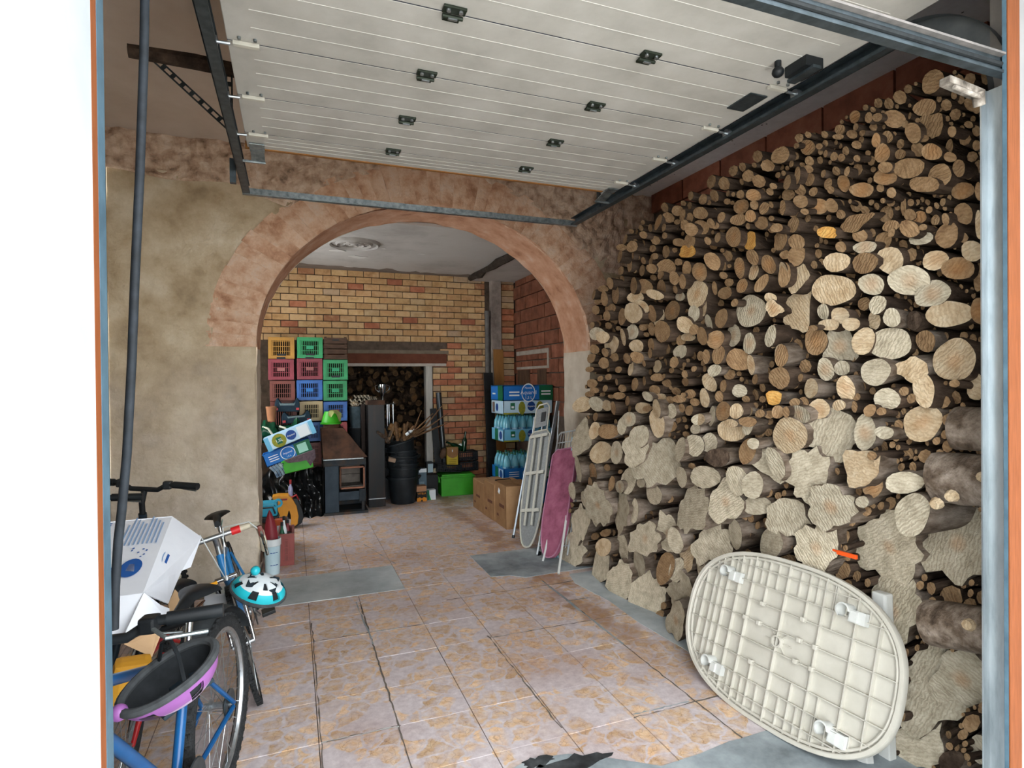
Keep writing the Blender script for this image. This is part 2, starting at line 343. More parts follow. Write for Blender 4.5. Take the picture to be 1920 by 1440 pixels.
for (cu, cv, ra_, rb_) in ((1060, 1436, .20, .05), (1010, 1428, .07, .03)):
    p = at(cu, cv, Z=.003); slab('oil_stain', [(p.x + ra_*math.cos(t)*rr.uniform(.7, 1.15), p.y + rb_*math.sin(t)*rr.uniform(.6, 1.3)) for t in [2*PI*k/22 for k in range(22)]], .0042, oil, fl, .002)
crk = mat('dirt_crack', ['#5a534d', '#7d746c'], 20, .9)
for (a, b, n_) in (((.425, 4.12), (.43, 2.2), 60), ((1.785, 4.05), (1.79, 1.95), 60), ((1.09, 3.3), (1.1, 2.3), 30), ((.1, 3.9), (.1, 2.3), 30), ((1.1, 3.27), (2.05, 3.26), 26), ((.12, 2.59), (.44, 2.59), 12), ((1.44, 2.25), (2.0, 2.25), 18), ((.1, 3.62), (.8, 3.61), 20), ((1.0, 3.95), (2.0, 3.95), 26)):
    mb = MB(); A = Vector((*a, 0)); B = Vector((*b, 0)); d = B-A; n = Vector((-d.y, d.x, 0)).normalized(); prev = None
    for k in range(n_+1):
        p = A + d*(k/n_) + n*rr.uniform(-.004, .004); ww = rr.uniform(.0008, .0055); cur = (p+n*ww, p-n*ww)
        if prev: mb.quad((prev[0].x, prev[0].y, .002), (cur[0].x, cur[0].y, .002), (cur[1].x, cur[1].y, .002), (prev[1].x, prev[1].y, .002))
        prev = cur
    mb.build('joint_crack', crk, fl)
# white dust trails on the tiles near the arch
dust = mat('pale_cement_smear', ['#a9aaa8', '#c4c4c0'], 30, .8)
for (a, b, wd) in (((.40, 4.15), (.43, 3.45), .006), ((.2, 3.65), (.6, 3.61), .007), ((.05, 5.25), (.75, 5.36), .006), ((1.78, 4.05), (1.79, 2.9), .012), ((1.77, 3.61), (2.0, 3.6), .008), ((.62, 5.6), (.8, 4.9), .006), ((1.08, 5.3), (1.2, 4.95), .005), ((1.45, 2.27), (1.76, 2.265), .006), ((.1, 2.59), (.43, 2.585), .006), ((1.1, 3.27), (1.44, 3.27), .004)):
    A = Vector((*a, 0)); B = Vector((*b, 0)); d = (B-A); n = Vector((-d.y, d.x, 0)).normalized(); L1, L2 = [], []
    for k in range(15):
        p = A + d*(k/14); ww = wd*rr.uniform(.15, 1.0); of = n*rr.uniform(-.004, .004)
        L1.append((p+of+n*ww)[:2]); L2.append((p+of-n*ww)[:2])
    mb = MB()
    for k in range(14): mb.quad((*L1[k], .0024), (*L1[k+1], .0024), (*L2[k+1], .0024), (*L2[k], .0024))
    mb.build('mortar_smear', dust if rr.random() < .45 else MATS['stained_concrete'], fl)

# ---- outside: paving and facade
o = MB().b2((-16, -14, -.14), (18, 1.0, -.004)).build('ground_outside', paving); struct(o, 'bright paving outside the garage', 'paving')
fa = MB()
fa.b2((-8, DY0, -.1), (DXL, DY1, 5.5)).b2((DXR, DY0, -.1), (9, DY1, 5.5)).b2((DXL, DY0, 2.72), (DXR, DY1, 5.5))
o = fa.build('wall_front', white_pl); struct(o, 'white rendered front wall around the garage doorway', 'wall')
# frames of the doorway: orange strip, black gap, blue-grey seal post, zinc channel
def post(name, x0, x1, y0, y1, m, lab, z1=2.8):
    o = MB().b2((x0, y0, 0), (x1, y1, z1)).build(name, m, bevel=.002); return o
fr = struct(post('trim_1', DXL-.03, DXL+.0005, DY1-.002, DY1+.024, orange_fr, ''), 'orange painted jamb strip beside the left white reveal', 'trim')
fr2 = struct(post('trim_2', DXL-.03, DXL+.0, DY1+.026, DY1+.062, blue_seal, ''), 'blue-grey seal strip behind the left orange jamb', 'trim')
struct(post('trim_3', 1.829, DXR+.03, DY1-.001, DY1+.004, orange_fr, '', 3.0), 'orange painted jamb strip beside the right white reveal', 'trim')
o = MB().b2((1.8295, DY1+.004, 0), (1.86, DY1+.015, 3.0)).build('trim_4', blue_seal, bevel=.001); struct(o, 'blue-grey seal strip beside the right orange jamb', 'trim')
# lintel profile
o = thing('lintel_profile', 'dark zinc profile with rubber seal across the top of the doorway', 'profile')
zl = 2.382; DXR_ = DXR; DXR = 1.855
MB().b2((DXL-.05, 1.0, zl), (DXR+.02, 1.012, zl+.046)).build('web', dgalv, o, bevel=.003)
MB().b2((DXL-.05, .985, zl+.044), (DXR+.02, 1.018, zl+.05)).build('upper_flange', mat('pale_edge', ['#5f5c5a', '#7d7875'], 30, .6), o)
MB().b2((DXL-.05, .99, zl-.003), (DXR+.02, 1.016, zl+.004)).build('lower_flange', dgalv, o)
MB().tube([(DXL-.05, .998, zl+.023), (DXR+.02, .998, zl+.023)], .007, 8).build('rubber_seal', rubber, o)
o = MB()
rr = random.Random(11)
o.box((DXR-.10, 1.05, 2.352), (.15, .03, .02), (0, .1, 0)); o.tube([(DXR-.16, 1.035, 2.338), (DXR-.05, 1.035, 2.328)], .007, 8); o.tube([(DXR-.05, 1.04, 2.345), (DXR-.035, 1.045, 2.31)], .015, 10)
o = o.build('latch_bracket', mat('peeling_white_paint', ['#2c2722', '#6f675e', '#a39c92'], 22, .8), bevel=.004); tag(o, 'peeling white painted bracket under the right end of the lintel profile', 'bracket')

DXR = DXR_
# ---- arch wall
wa_root = struct(bpy.data.objects.new('wall_arch', None), 'plastered stone wall pierced by a wide brick arch', 'wall'); C.objects.link(wa_root)
def arch_z(x, a=AIA, b=AIB):
    t = (x-ACX)/a
    return ASZ + b*math.sqrt(max(0, 1-t*t)) if abs(t) <= 1 else None
def relief(p, amp): return (nz3(p, 1.7, 1)*.6 + nz3(p, 5, 2)*.3 + nz3(p, 14, 3)*.18)*amp
xi0, xi1 = ACX-AIA, ACX+AIA
fm = MB()
def grid(x0, x1, zf0, zf1, nx, nz_, amp=.018, y=YA):
    rows = []
    for i in range(nx+1):
        x = x0+(x1-x0)*i/nx; a, b = zf0(x), zf1(x)
        rows.append([fm.bm.verts.new((x, y - relief((x, 0, a+(b-a)*j/nz_), amp), a+(b-a)*j/nz_)) for j in range(nz_+1)])
    for i in range(nx):
        for j in range(nz_): fm.face([rows[i][j], rows[i+1][j], rows[i+1][j+1], rows[i][j+1]])
OA, OB = 1.80, 1.56
def oz(x):
    t = (x-ACX)/OA
    return ASZ + OB*math.sqrt(max(0, 1-t*t))
grid(XL, ACX-OA, lambda x: 0, lambda x: 3.14, 24, 90)
grid(ACX-OA, xi0, lambda x: 0, lambda x: ASZ, 12, 46)
grid(ACX-OA, ACX, oz, lambda x: max(3.14, oz(x)+.002), 44, 24)
grid(ACX, ACX+OA, oz, lambda x: max(3.14, oz(x)+.002), 44, 24)
grid(ACX+OA, XR+.06, lambda x: 0, lambda x: 3.14, 10, 40)
grid(xi1, ACX+OA, lambda x: 0, lambda x: ASZ, 8, 40)
fm.build('plaster_face', plaster, wa_root, smooth=True)
# rubble band under the ceiling
fm = MB()
def rub(p): return -.05*abs(nz3(p, 6, 5)) - .05*nz3(p, 2.5, 6) - .03*nz3(p, 16, 7)
nx, nzr = 200, 22; rows = []
for i in range(nx+1):
    x = XL+(XR+.06-XL)*i/nx; z0 = max(3.09 + .05*nz3((x, 0, 0), 2.2, 9) - (.16*max(0, 1-abs(x-.12)/.5)) - .5*max(0, min(1, (x-2.2)/.6)), oz(x)-.02 if abs(x-ACX) < OA else 0)
    rows.append([fm.bm.verts.new((x, YA - .012 + rub((x, 0, z0+(ZC-z0)*j/nzr)) if j else YA, z0+(ZC+.02-z0)*j/nzr)) for j in range(nzr+1)])
for i in range(nx):
    for j in range(nzr): fm.face([rows[i][j], rows[i+1][j], rows[i+1][j+1], rows[i][j+1]])
fm.build('rubble_course', rubm, wa_root, smooth=False)
# core, soffit, jambs and back face
cm = MB(); n = 64
arc = [(xi0, 0), (xi0, ASZ)] + [(ACX - AIA*math.cos(PI*k/n), ASZ + AIB*math.sin(PI*k/n)) for k in range(1, n)] + [(xi1, ASZ), (xi1, 0)]
for (x0, z0), (x1, z1) in zip(arc, arc[1:]):
    cm.quad((x0, YB, z0), (x1, YB, z1), (x1, YB, 3.6), (x0, YB, 3.6)) if x1-x0 > 1e-6 else None
cm.quad((-2, YB, 0), (xi0, YB, 0), (xi0, YB, 3.6), (-2, YB, 3.6)); cm.quad((xi1, YB, 0), (4.2, YB, 0), (4.2, YB, 3.6), (xi1, YB, 3.6))
cm.build('back_face', plaster_l, wa_root)
def sheet(seq, ny, name, m, amp):
    sm = MB(); rows = []
    for i, (x, z, nx_, nz_) in enumerate(seq):
        rows.append([])
        for j in range(ny+1):
            y = YA-.012 + (YB-YA+.012)*j/ny; d = (nz3((x, y, z), 4, 21)*.6 + nz3((x, y, z), 12, 22)*.4)*amp
            rows[-1].append(sm.bm.verts.new((x + nx_*d, y, z + nz_*d)))
    for i in range(len(seq)-1):
        for j in range(ny): sm.face([rows[i][j], rows[i+1][j], rows[i+1][j+1], rows[i][j+1]])
    return sm.build(name, m, wa_root, smooth=True)
soff = mat('arch_soffit_plaster', ['#9a6a50', '#b98a6c', '#c89c80', '#cfb09a'], 5, .95, bump=.45, bscale=26, detail=9)
seq = []
for k in range(n*2+1):
    a = PI*k/(n*2); seq.append((ACX-AIA*math.cos(a), ASZ+AIB*math.sin(a), math.cos(a), -math.sin(a)))
sheet(seq, 14, 'soffit', soff, .02)
sheet([(xi0, ASZ*k/40, 1, 0) for k in range(41)], 14, 'pillar_reveal', plaster_l, .025)
sheet([(xi1, ASZ*k/40, -1, 0) for k in range(41)], 14, 'pillar_reveal', plaster_l, .025)
# voussoirs of the arch ring
NV = 46; rv = random.Random(9)
angs = [0]
for k in range(NV): angs.append(angs[-1] + rv.uniform(.9, 1.1))
angs = [PI*a/angs[-1] for a in angs]
for k in range(NV):
    a0, a1 = angs[k]+.0002, angs[k+1]-.0002
    ex = .02*noise.noise(Vector((k*.7, 3, 1))); pr = .012+rv.uniform(-.003, .003); vm = MB(); G = []
    for i in range(5):
        a = a0+(a1-a0)*i/4; row = []
        for j in range(9):
            f_ = j/8; ra = AIA + (.355+ex)*f_; rb = AIB + (.335+ex)*f_
            p = Vector((ACX-ra*math.cos(a), 0, ASZ+rb*math.sin(a)))
            p.y = YA - pr - relief(p, .05) - (.0 if 0 < j < 8 and 0 < i < 4 else -.0025)
            row.append(vm.bm.verts.new(p))
        G.append(row)
    for i in range(4):
        for j in range(8): vm.face([G[i][j], G[i+1][j], G[i+1][j+1], G[i][j+1]])
    bord = [G[0][j] for j in range(9)] + [G[i][8] for i in range(1, 5)] + [G[4][j] for j in range(7, -1, -1)] + [G[i][0] for i in range(3, 0, -1)]
    bk = [vm.bm.verts.new((v.co.x, YA+.03, v.co.z)) for v in bord]
    for q in range(len(bord)): vm.face([bord[q], bord[(q+1) % len(bord)], bk[(q+1) % len(bord)], bk[q]])
    vm.build('voussoir', ringm, wa_root, smooth=True)

# ---- other walls and ceilings of the front room
o = MB().b2((XL-.2, DY1, 0), (XL, YA, ZC)).build('wall_left', plaster); struct(o, 'plastered left garage wall', 'wall')
o = MB().b2((XL-.2, DY1, ZC), (2.35, YB, ZC+.15)).build('ceiling', ceilm); struct(o, 'grey-brown garage ceiling', 'ceiling')
o = MB().b2((2.35, DY1, ZC-.012), (XR+.2, YB, ZC+.15)).build('ceiling.001', ceil_r); struct(o, 'pale speckled ceiling strip above the woodpile', 'ceiling')
spk = mat('black_specks', ['#2a2826'], rough=.9)
mb = MB(); rs_ = random.Random(4)
for k in range(60):
    x, y = rs_.uniform(2.36, 3.3), rs_.uniform(1.2, 4.8); mb.box((x, y, ZC-.0125), (rs_.uniform(.004, .012), rs_.uniform(.004, .012), .002))
s_ = mb.build('paint_speck', spk, o); s_['kind'] = 'stuff'
rbrick = mat('red_hollow_brick', ['#6b4032', '#86513f', '#99644f'], 6, .9, bump=.4, bscale=40, rnd=.14)
wr = MB().b2((XR+.02, DY1, 0), (XR+.3, YA, ZC)).build('wall_right', mortar); struct(wr, 'red brick right wall behind the woodpile', 'wall')
bm_ = MB().box((0, 0, 0), (.04, .485, .185)); rb_me = bm_.mesh('hollow_brick', rbrick, bevel=.004)
for r_ in range(5):
    for k in range(9):
        y = 1.15 + k*.5 + (.25 if r_ % 2 else 0)
        if y < 4.7: link('hollow_brick', rb_me, wr, (XR+.008, y, ZC-.1-r_*.2))
# ---- back room
def bwall(x0, x1, z0, z1): wbm.b2((x0, YBK, z0), (x1, YBK+.12, z1))
OX0, OX1, OZ = .55, 1.85, 1.775
wbm = MB(); bwall(BXL-.1, OX0, 0, 3.3); bwall(OX1, BXR+.1, 0, 3.3); bwall(OX0, OX1, OZ, 3.3)
wb = wbm.build('wall_back', mortar); struct(wb, 'yellow and red brick back wall with a doorway', 'wall')
def brick_mats(tag_, cl): return [mat('brick_%s_%d' % (tag_, i), c, 9, .88, bump=.35, bscale=50, rnd=.1) for i, c in enumerate(cl)]
ybr = brick_mats('yellow', [['#a98458', '#c4a172', '#d0b084'], ['#b28e64', '#ccab80', '#c49d70'], ['#a37e54', '#c09a6c', '#b58a5e'], ['#9f7850', '#c0986c', '#ceac84']])
obr = brick_mats('red', [['#9a6045', '#b57557', '#c48a68'], ['#8f5740', '#a96a4e', '#b97e60'], ['#ad8460', '#9c6a4c', '#c29c74']])
pbr = brick_mats('pale', [['#a4875f', '#b59a74', '#c2aa88'], ['#9c8468', '#b39a7e', '#a88a66']])
BW, BH = .2105, .0872; cache = {}
def brick(x0, x1, z, mats):
    m = rv.choice(mats); wq = round((x1-x0)*40)/40
    key = (wq, m.name)
    if key not in cache: cache[key] = MB().box((0, 0, 0), (wq-.011, .05, BH-.011)).mesh('brick', m, bevel=.003)
    b = link('brick', cache[key], wb, ((x0+x1)/2, YBK-.004+rv.uniform(-.004, .004), z+BH/2)); b.scale = ((x1-x0-.009)/(wq-.011), 1, 1)
rows = int(3.06/BH)+1
for r_ in range(rows):
    z = r_*BH; top = z >= OZ-.02
    off = BW/2 if r_ % 2 else 0; k = 0
    x = -.55 - off
    while x < 2.66:
        x0, x1 = max(x, -.55), min(x+BW, 2.655); x += BW
        if x1-x0 < .03: continue
        if not top and x1 < OX1+.02: continue
        if not top and x0 < OX1+.015: x0 = OX1+.015
        if x1-x0 < .03: continue
        if z < 2.0 and x1 < .62: continue
        if OZ-.03 <= z < 2.04 and x1 < 2.15:      # lintel zone
            if x0 < 2.09: x0 = 2.09
            if x1-x0 < .03: continue
        q = rv.random()
        if z < 1.78: ms = obr if q < .55 else pbr if q < .75 else ybr
        else: ms = ybr if q < .9 else obr if q < .97 else pbr
        brick(x0, x1, z, ms)
# lintel over the doorway
lint = MB().b2((OX0-.1, YBK-.045, OZ+.02), (2.07, YBK+.02, OZ+.155)).build('lintel', mat('brown_lintel', ['#5d3526', '#754634'], 7, .85, bump=.2), wb, bevel=.004)
MB().b2((OX0-.1, YBK-.05, OZ-.02), (2.06, YBK+.12, OZ+.02)).build('lintel_plaster', mat('pale_lintel_edge', ['#a39a8f', '#bfb7ad'], 12, .9), wb, bevel=.004)
MB().b2((OX0-.1, YBK-.03, OZ+.155), (2.1, YBK+.02, OZ+.205)).build('lintel_mortar', mat('lintel_mortar', ['#6e6353', '#85796a'], 9, .95, bump=.3), wb)
d_ = struct(MB().b2((1.765, YBK-.03, 0), (1.86, YBK+.1, OZ-.02)).build('door_1', mat('white_door_post', ['#aaa79f', '#c2c0b8'], 8, .6, stretch=(8, 8, .6)), bevel=.004), 'white wooden door post in the back doorway', 'door')
# right wall of the back room, corner pier
wr2 = MB().b2((BXR+.02, YB, 0), (BXR+.3, YBK+.1, 3.3)).build('wall_right.001', mortar); struct(wr2, 'red hollow-brick right wall of the back room', 'wall')
rb2 = mat('dark_red_brick', ['#5f3828', '#7a4a36', '#8d5c46'], 6, .9, bump=.4, bscale=30, rnd=.15)
b_me = MB().box((0, 0, 0), (.04, .40, .168)).mesh('hollow_brick', rb2, bevel=.004)
for r_ in range(6, 17):
    for k in range(7):
        y = YB + .12 + k*.415 + (.2 if r_ % 2 else 0)
        if y < YBK-.15: link('hollow_brick', b_me, wr2, (BXR+.005, y, .09+r_*.182))
mb = MB(); pale = mat('pale_mortar_band', ['#8f857a', '#a89e92'], 12, .95, bump=.4)
pq = MB(); pq.b2((BXR-.025, 6.75, 1.9), (BXR+.02, 7.85, 1.96)).b2((BXR-.025, 6.75, 1.7), (BXR+.02, 7.85, 1.735)).b2((BXR-.025, 6.72, 1.7), (BXR+.02, 6.77, 1.96)).build('mortar_band', pale, wr2, bevel=.006)
pn = MB().b2((BXR-.02, 6.8, .9), (BXR+.02, 7.1, 1.69)).b2((BXR-.03, 7.35, .9), (BXR+.02, 7.8, 1.69)); pn.build('boarded_niche', mat('dark_niche_wood', ['#3c2a1f', '#5a4230'], 5, .9, stretch=(1, 6, .8)), wr2, bevel=.004)
pier = thing('corner_pier', 'narrow plastered brick pier in the corner beside the yellow brick wall', 'pier', (0, 0, 0))
MB().b2((2.72, YBK-.12, 0), (2.88, YBK-.033, BZC)).build('rough_plaster', mat('flaking_pier', ['#6a6059', '#8d827a', '#a89c92'], 5, .95, bump=.6, bscale=20), pier, bevel=.01)
for z in range(0, 34):
    MB().b2((2.90, YBK-.08+rv.uniform(-.004, .004), z*.09), (3.09, YBK-.033, z*.09+.08)).build('brick', rv.choice(obr+pbr), pier, bevel=.003)
o = MB().tube([(2.672, YBK-.08, 0), (2.672, YBK-.08, 2.55)], .035, 14).tube([(2.672, YBK-.08, 2.48), (2.672, YBK-.08, 2.56)], .042, 14).build('drain_pipe', mat('grey_pipe', ['#4f4d4b', '#6b6865'], 9, .6), smooth=True); tag(o, 'grey vertical drain pipe in the corner of the back room', 'pipe')
o = MB().b2((BXL-.2, YB, 0), (BXL, 6.0, 3.2)).b2((BXL-.2, 7.3, 0), (BXL, YBK+.1, 3.2)).b2((BXL-.2, 6.0, 0), (BXL, 7.3, 1.0)).b2((BXL-.2, 6.0, 2.5), (BXL, 7.3, 3.2)).build('wall_left.001', plaster_l); struct(o, 'left wall of the back room with an added opening for fill light', 'wall')  # opening added out of view to let fill daylight into the back room
# ceiling of the back room, medallion, patches, beam
bc = MB().b2((BXL-.2, YB, BZC), (2.42, YBK+.1, BZC+.15)).b2((2.42, YB, BZC-.05), (BXR+.2, YBK+.1, BZC+.15)).build('ceiling.002', bceil); struct(bc, 'pale peeling ceiling of the back room', 'ceiling')
def patch(poly, z, m, name='bare_patch'):
    mb = MB(); mb.prism(poly, lambda a, b, t: (a, b, z-t), .004); return mb.build(name, m, bc)
rp = random.Random(2)
poly = [(BXL, YBK), (2.42, YBK)]
for k in range(41):
    x = 2.42 - k*.082; poly.append((x, YBK - .1 - .25*max(0, (1.6-x)/2.4) - rp.uniform(0, .1) - (.14 if rp.random() < .15 else 0)))
patch(poly, BZC, bceil_d)
for (u, v, a, b) in ((630, 470, .10, .03), (672, 482, .12, .035), (790, 476, .05, .012), (655, 500, .06, .02), (720, 466, .03, .01)):
    p = at(u, v, Z=BZC-.006)
    patch([(p.x+a*math.cos(t)*rp.uniform(.7, 1.2), p.y+b*2*math.sin(t)*rp.uniform(.6, 1.2)) for t in [2*PI*i/9 for i in range(9)]], BZC-.004, mat('white_flake', ['#c9c5bf'], rough=.9), 'paint_flake')
me_ = MB(); p = at(664, 458, Z=BZC-.01)
for r0, r1 in ((.0, .05), (.09, .115), (.16, .2), (.24, .275)):
    me_.lathe([(max(r0, 1e-7), -.012), ((r0+r1)/2, -.028), (r1, -.004), (r1, .01)], 28, (p.x, p.y, BZC))
me_.lathe([(1e-7, -.006), (.28, -.006), (.285, .005)], 28, (p.x, p.y, BZC))
for k in range(12):
    a = 2*PI*k/12; me_.tube([(p.x+.05*math.cos(a), p.y+.05*math.sin(a), BZC-.01), (p.x+.16*math.cos(a), p.y+.16*math.sin(a), BZC-.008)], .008, 6)
me_.build('ceiling_medallion', mat('medallion_plaster', ['#98928c', '#aaa59f'], 10, .9), bc, smooth=True)
mb = MB(); rp = random.Random(8)
pts = [(2.42+rp.uniform(-.02, .02), YB+.0+k*.2, BZC-.04+rp.uniform(-.015, .01)) for k in range(13)]
mb.tube(pts, [rp.uniform(.035, .06) for _ in pts], 7); mb.build('exposed_beam', mat('dark_rough_beam', ['#241e1a', '#443a32'], 14, .95, bump=.8), bc)
# alcove beyond the doorway
alc = MB().b2((-.3, 9.55, -.1), (2.6, 9.75, 2.6)).b2((-.35, YBK+.12, -.1), (-.25, 9.7, 2.6)).b2((2.5, YBK+.12, -.1), (2.6, 9.7, 2.6)).b2((-.3, YBK+.1, 2.3), (2.6, 9.7, 2.5)).build('wall_alcove', mat('dark_grey_brown_wall', ['#2b2724', '#443d38'], 5, .95)); struct(alc, 'dark walls of the store room beyond the doorway', 'wall')  # walls in a plain dark grey-brown

# ================================================================== SECTIONAL DOOR
door = thing('sectional_garage_door', 'white ribbed sectional garage door raised under the ceiling', 'garage door')
doorm = mat('white_door_sheet', ['#a9a69f', '#b6b3ac', '#c0bdb7'], 5, .5, bump=.12, bscale=220, spec=.35)
ZD = 2.725; PX0, PX1 = -.195, 1.905
JY = [3.155, 2.97, 2.59, 2.19, 1.79, 1.39, 1.06]
rib = mat('door_rib_edge', ['#b4b1aa', '#bfbcb6'], 9, .5)
for k in range(len(JY)-1):
    y1, y0 = JY[k]-.002, JY[k+1]+.002
    p_ = MB().b2((PX0, y0, ZD), (PX1, y1, ZD+.04)).build('door_panel', doorm, door, bevel=.003)
    nr = 3
    for r_ in range(nr):
        yy = y0 + (y1-y0)*(r_+1)/(nr+1)
        MB().prism([(PX0+.085, -.008), (PX0+.09, 0), (PX0+.09, .0)], lambda a, b, t: (a, yy+b, ZD-t), .0) if 0 else None
        MB().tube([(PX0+.08, yy, ZD+.001), (PX1-.08, yy, ZD+.001)], .0025, 6).build('rib', rib, p_)
    if k > 0:
        MB().box(((PX0+PX1)/2, JY[k], ZD+.004), (PX1-PX0, .008, .006)).build('joint_strip', mat('joint_dark', ['#2b3140'], rough=.6), p_)
MB().b2((PX0-.01, 3.15, ZD-.004), (PX1+.005, 3.17, ZD+.03)).build('bottom_edge', mat('brown_door_edge', ['#7a5026', '#946433'], 8, .6), door)
hin = mat('hinge_black', ['#23291f', '#2e352c'], 20, .5, .4)
def hinge(x, y):
    h = MB().box((x, y-.026, ZD-.005), (.075, .034, .008)).box((x, y+.02, ZD-.005), (.055, .022, .008)).tube([(x-.034, y, ZD-.012), (x+.034, y, ZD-.012)], .007, 8).build('hinge', hin, door, bevel=.0015)
    b = MB()
    for sx in (-1, 1): b.tube([(x+sx*.02, y-.03, ZD-.008), (x+sx*.02, y-.03, ZD-.016)], .007, 8)
    b.box((x, y, ZD-.019), (.03, .008, .006)); b.build('hinge_bolt', alu, h)
for y in JY[1:-1]:
    for x in (.493, 1.225): hinge(x, y)
def roller(x, y, s):
    b = MB().box((x - s*.05, y, ZD-.008), (.085, .02, .014)).build('roller_hinge', whitep, door, bevel=.002)
    MB().tube([(x, y, ZD-.012), (x+s*.06, y, ZD-.014)], .006, 8).tube([(x+s*.04, y, ZD-.014), (x+s*.062, y, ZD-.014)], .02, 12).build('roller', alu, b, smooth=True)
    bb = MB()
    for q in (.0, .05): bb.tube([(x-s*(.03+q), y-.035, ZD-.002), (x-s*(.03+q), y-.035, ZD-.01)], .006, 8)
    bb.build('bolt', galv, b)
for y in JY[1:-1]: roller(PX0+.01, y, -1); roller(PX1-.01, y, 1)
for x, s in ((PX0+.045, -1), (PX1-.045, 1)):
    b = MB().box((x, 3.13, ZD-.006), (.07, .1, .008)).box((x, 3.20, ZD-.02), (.065, .1, .006), (-.25, 0, 0)).box((x+s*.02, 3.25, ZD-.036), (.11, .012, .012)).build('bottom_bracket', galv, door, bevel=.002)
# lock and knob by the right edge
lk = thing('door_lock', 'black bolt lock with a round knob near the right edge of the raised door', 'lock')
MB().box((1.80, 1.62, ZD-.02), (.085, .1, .04)).build('housing', black_pl, lk, bevel=.004); MB().box((1.80, 1.62, ZD-.043), (.04, .12, .012)).build('bolt', dgalv, lk, bevel=.002)
MB().tube([(1.70, 1.645, ZD), (1.70, 1.645, ZD-.03)], .012, 10).ell((1.70, 1.645, ZD-.04), (.022, .022, .02), 14, 8).build('knob', black_pl, lk, smooth=True)
pl_ = tag(MB().box((1.82, 1.93, ZD-.004), (.09, .14, .006)).build('door_plate', dgalv, bevel=.002), 'small grey metal plate on the raised door', 'plate')
# tracks
def track(name, x, s, lab):
    t = thing(name, lab, 'track')
    h = MB()
    prof = [(-.028, .026), (-.028, -.026), (.02, -.026), (.02, -.018)]
    R0 = .32; zt = ZD-.015; yv = 1.06; xv = x-.035 if s > 0 else x-.07
    h.box((x+s*.03, (1.06+R0+3.8)/2, zt), (.004, 3.8-1.06-R0, .056)); h.box((x+s*.012, (1.06+R0+3.8)/2, zt-.026), (.038, 3.8-1.06-R0, .004)); h.box((x+s*.012, (1.06+R0+3.8)/2, zt+.026), (.038, 3.8-1.06-R0, .004))
    h.box((x-s*.007, (1.06+R0+3.8)/2, zt-.02), (.003, 3.8-1.06-R0, .012))
    h.build('horizontal_rail', dgalv, t)
    c = MB(); N_ = 14; rings = []
    for k in range(N_+1):
        a = PI/2*k/N_; cy, cz = yv+R0, zt-R0; ra = []
        for (dx, dr) in ((.0, .028), (.034, .028), (.034, -.028), (.0, -.028)):
            ra.append(c.bm.verts.new((x+s*dx, cy-(R0+dr)*math.cos(a), cz+(R0+dr)*math.sin(a))))
        rings.append(ra)
    for A, B in zip(rings, rings[1:]):
        for q in range(3): c.face([A[q], A[q+1], B[q+1], B[q]])
    c.build('curved_rail', mat('dusty_steel', ['#4a4d4f', '#6a6e70'], 9, .5, .6), t, smooth=True)
    v = MB().b2((xv+s*.028, yv-.03, 0), (xv+s*.034, yv+.03, zt-R0)).b2((xv, yv-.03, 0), (xv+s*.034, yv-.026, zt-R0)).b2((xv, yv+.026, 0), (xv+s*.034, yv+.03, zt-R0))
    v.build('vertical_rail', mat('bright_zinc', ['#8d969b', '#b3bbbf', '#c8ced1'], 14, .35, .7, stretch=(1, 1, .2)), t)
    a = MB().b2((xv+s*.034, yv-.045, 0), (xv+s*.07, yv-.04, 3.0)).b2((xv+s*.066, yv-.045, 0), (xv+s*.07, yv+.04, 3.0)); a.build('angle_bar', mat('grey_angle', ['#6a6560', '#837d78'], 12, .55, .5), t)
    return t
track('door_track', 1.935, 1, 'zinc door track along the woodpile side with curved corner')
track('door_track.001', -.232, -1, 'zinc door track along the bare plaster side of the garage')
o = thing('track_tie_bar', 'zinc flat bar tying the ends of both door tracks', 'bar')
MB().b2((-.265, 3.795, ZD-.045), (1.975, 3.81, ZD-.005)).build('flat_bar', galv, o); MB().b2((-.265, 3.78, ZD-.047), (1.975, 3.812, ZD-.043)).build('flange', galv, o)
def hanger(x, s, y, z0, lab):
    t = thing('track_hanger', lab, 'bracket')
    steel = mat('perforated_steel', ['#2c3234', '#464d50'], 18, .5, .6)
    def strap(a, b, wd=.03):
        a, b = Vector(a), Vector(b); d = b-a; g = MB(); n_ = max(3, int(d.length/.05)); x_ = d.normalized(); side = x_.cross(Vector((0, 1, 0))).normalized()
        R = Matrix((side, Vector((0, 1, 0)), x_)).transposed()
        for k in range(n_):
            p = a + d*((k+.5)/n_); L = d.length/n_
            g.box(p + side*wd*.38, (wd*.24, .004, L), R); g.box(p - side*wd*.38, (wd*.24, .004, L), R); g.box(p + x_*L*.35, (wd*.6, .004, L*.35), R)
        return g.build('perforated_strap', steel, t)
    strap((x, y, ZD), (x, y, z0)); strap((x+s*.30, y, z0-.01), (x, y, ZD+.02))
    return t
hanger(-.26, -1, 3.0, 3.02, 'perforated steel strap holding the left track from the wooden beam')
bmw = MB().tube([(-.66, 2.98, 3.02), (-.4, 3.0, 3.03), (-.05, 3.02, 3.02)], [.03, .036, .034], 8).build('beam_stub', mat('charred_wood', ['#1f1814', '#3b2e25', '#57473b'], 14, .95, bump=.8)); tag(bmw, 'rough dark wooden beam stub under the ceiling by the left track', 'beam')
rh = thing('track_hanger', 'short zinc bracket fixing the right track end', 'bracket'); MB().b2((1.955, 3.42, ZD-.01), (2.0, 3.46, ZC)).build('drop_strap', dgalv, rh)
lh = thing('track_hanger', 'short zinc bracket fixing the left track end', 'bracket'); MB().b2((-.30, 3.42, ZD-.1), (-.27, 3.45, ZD+.03)).build('plate', dgalv, lh)
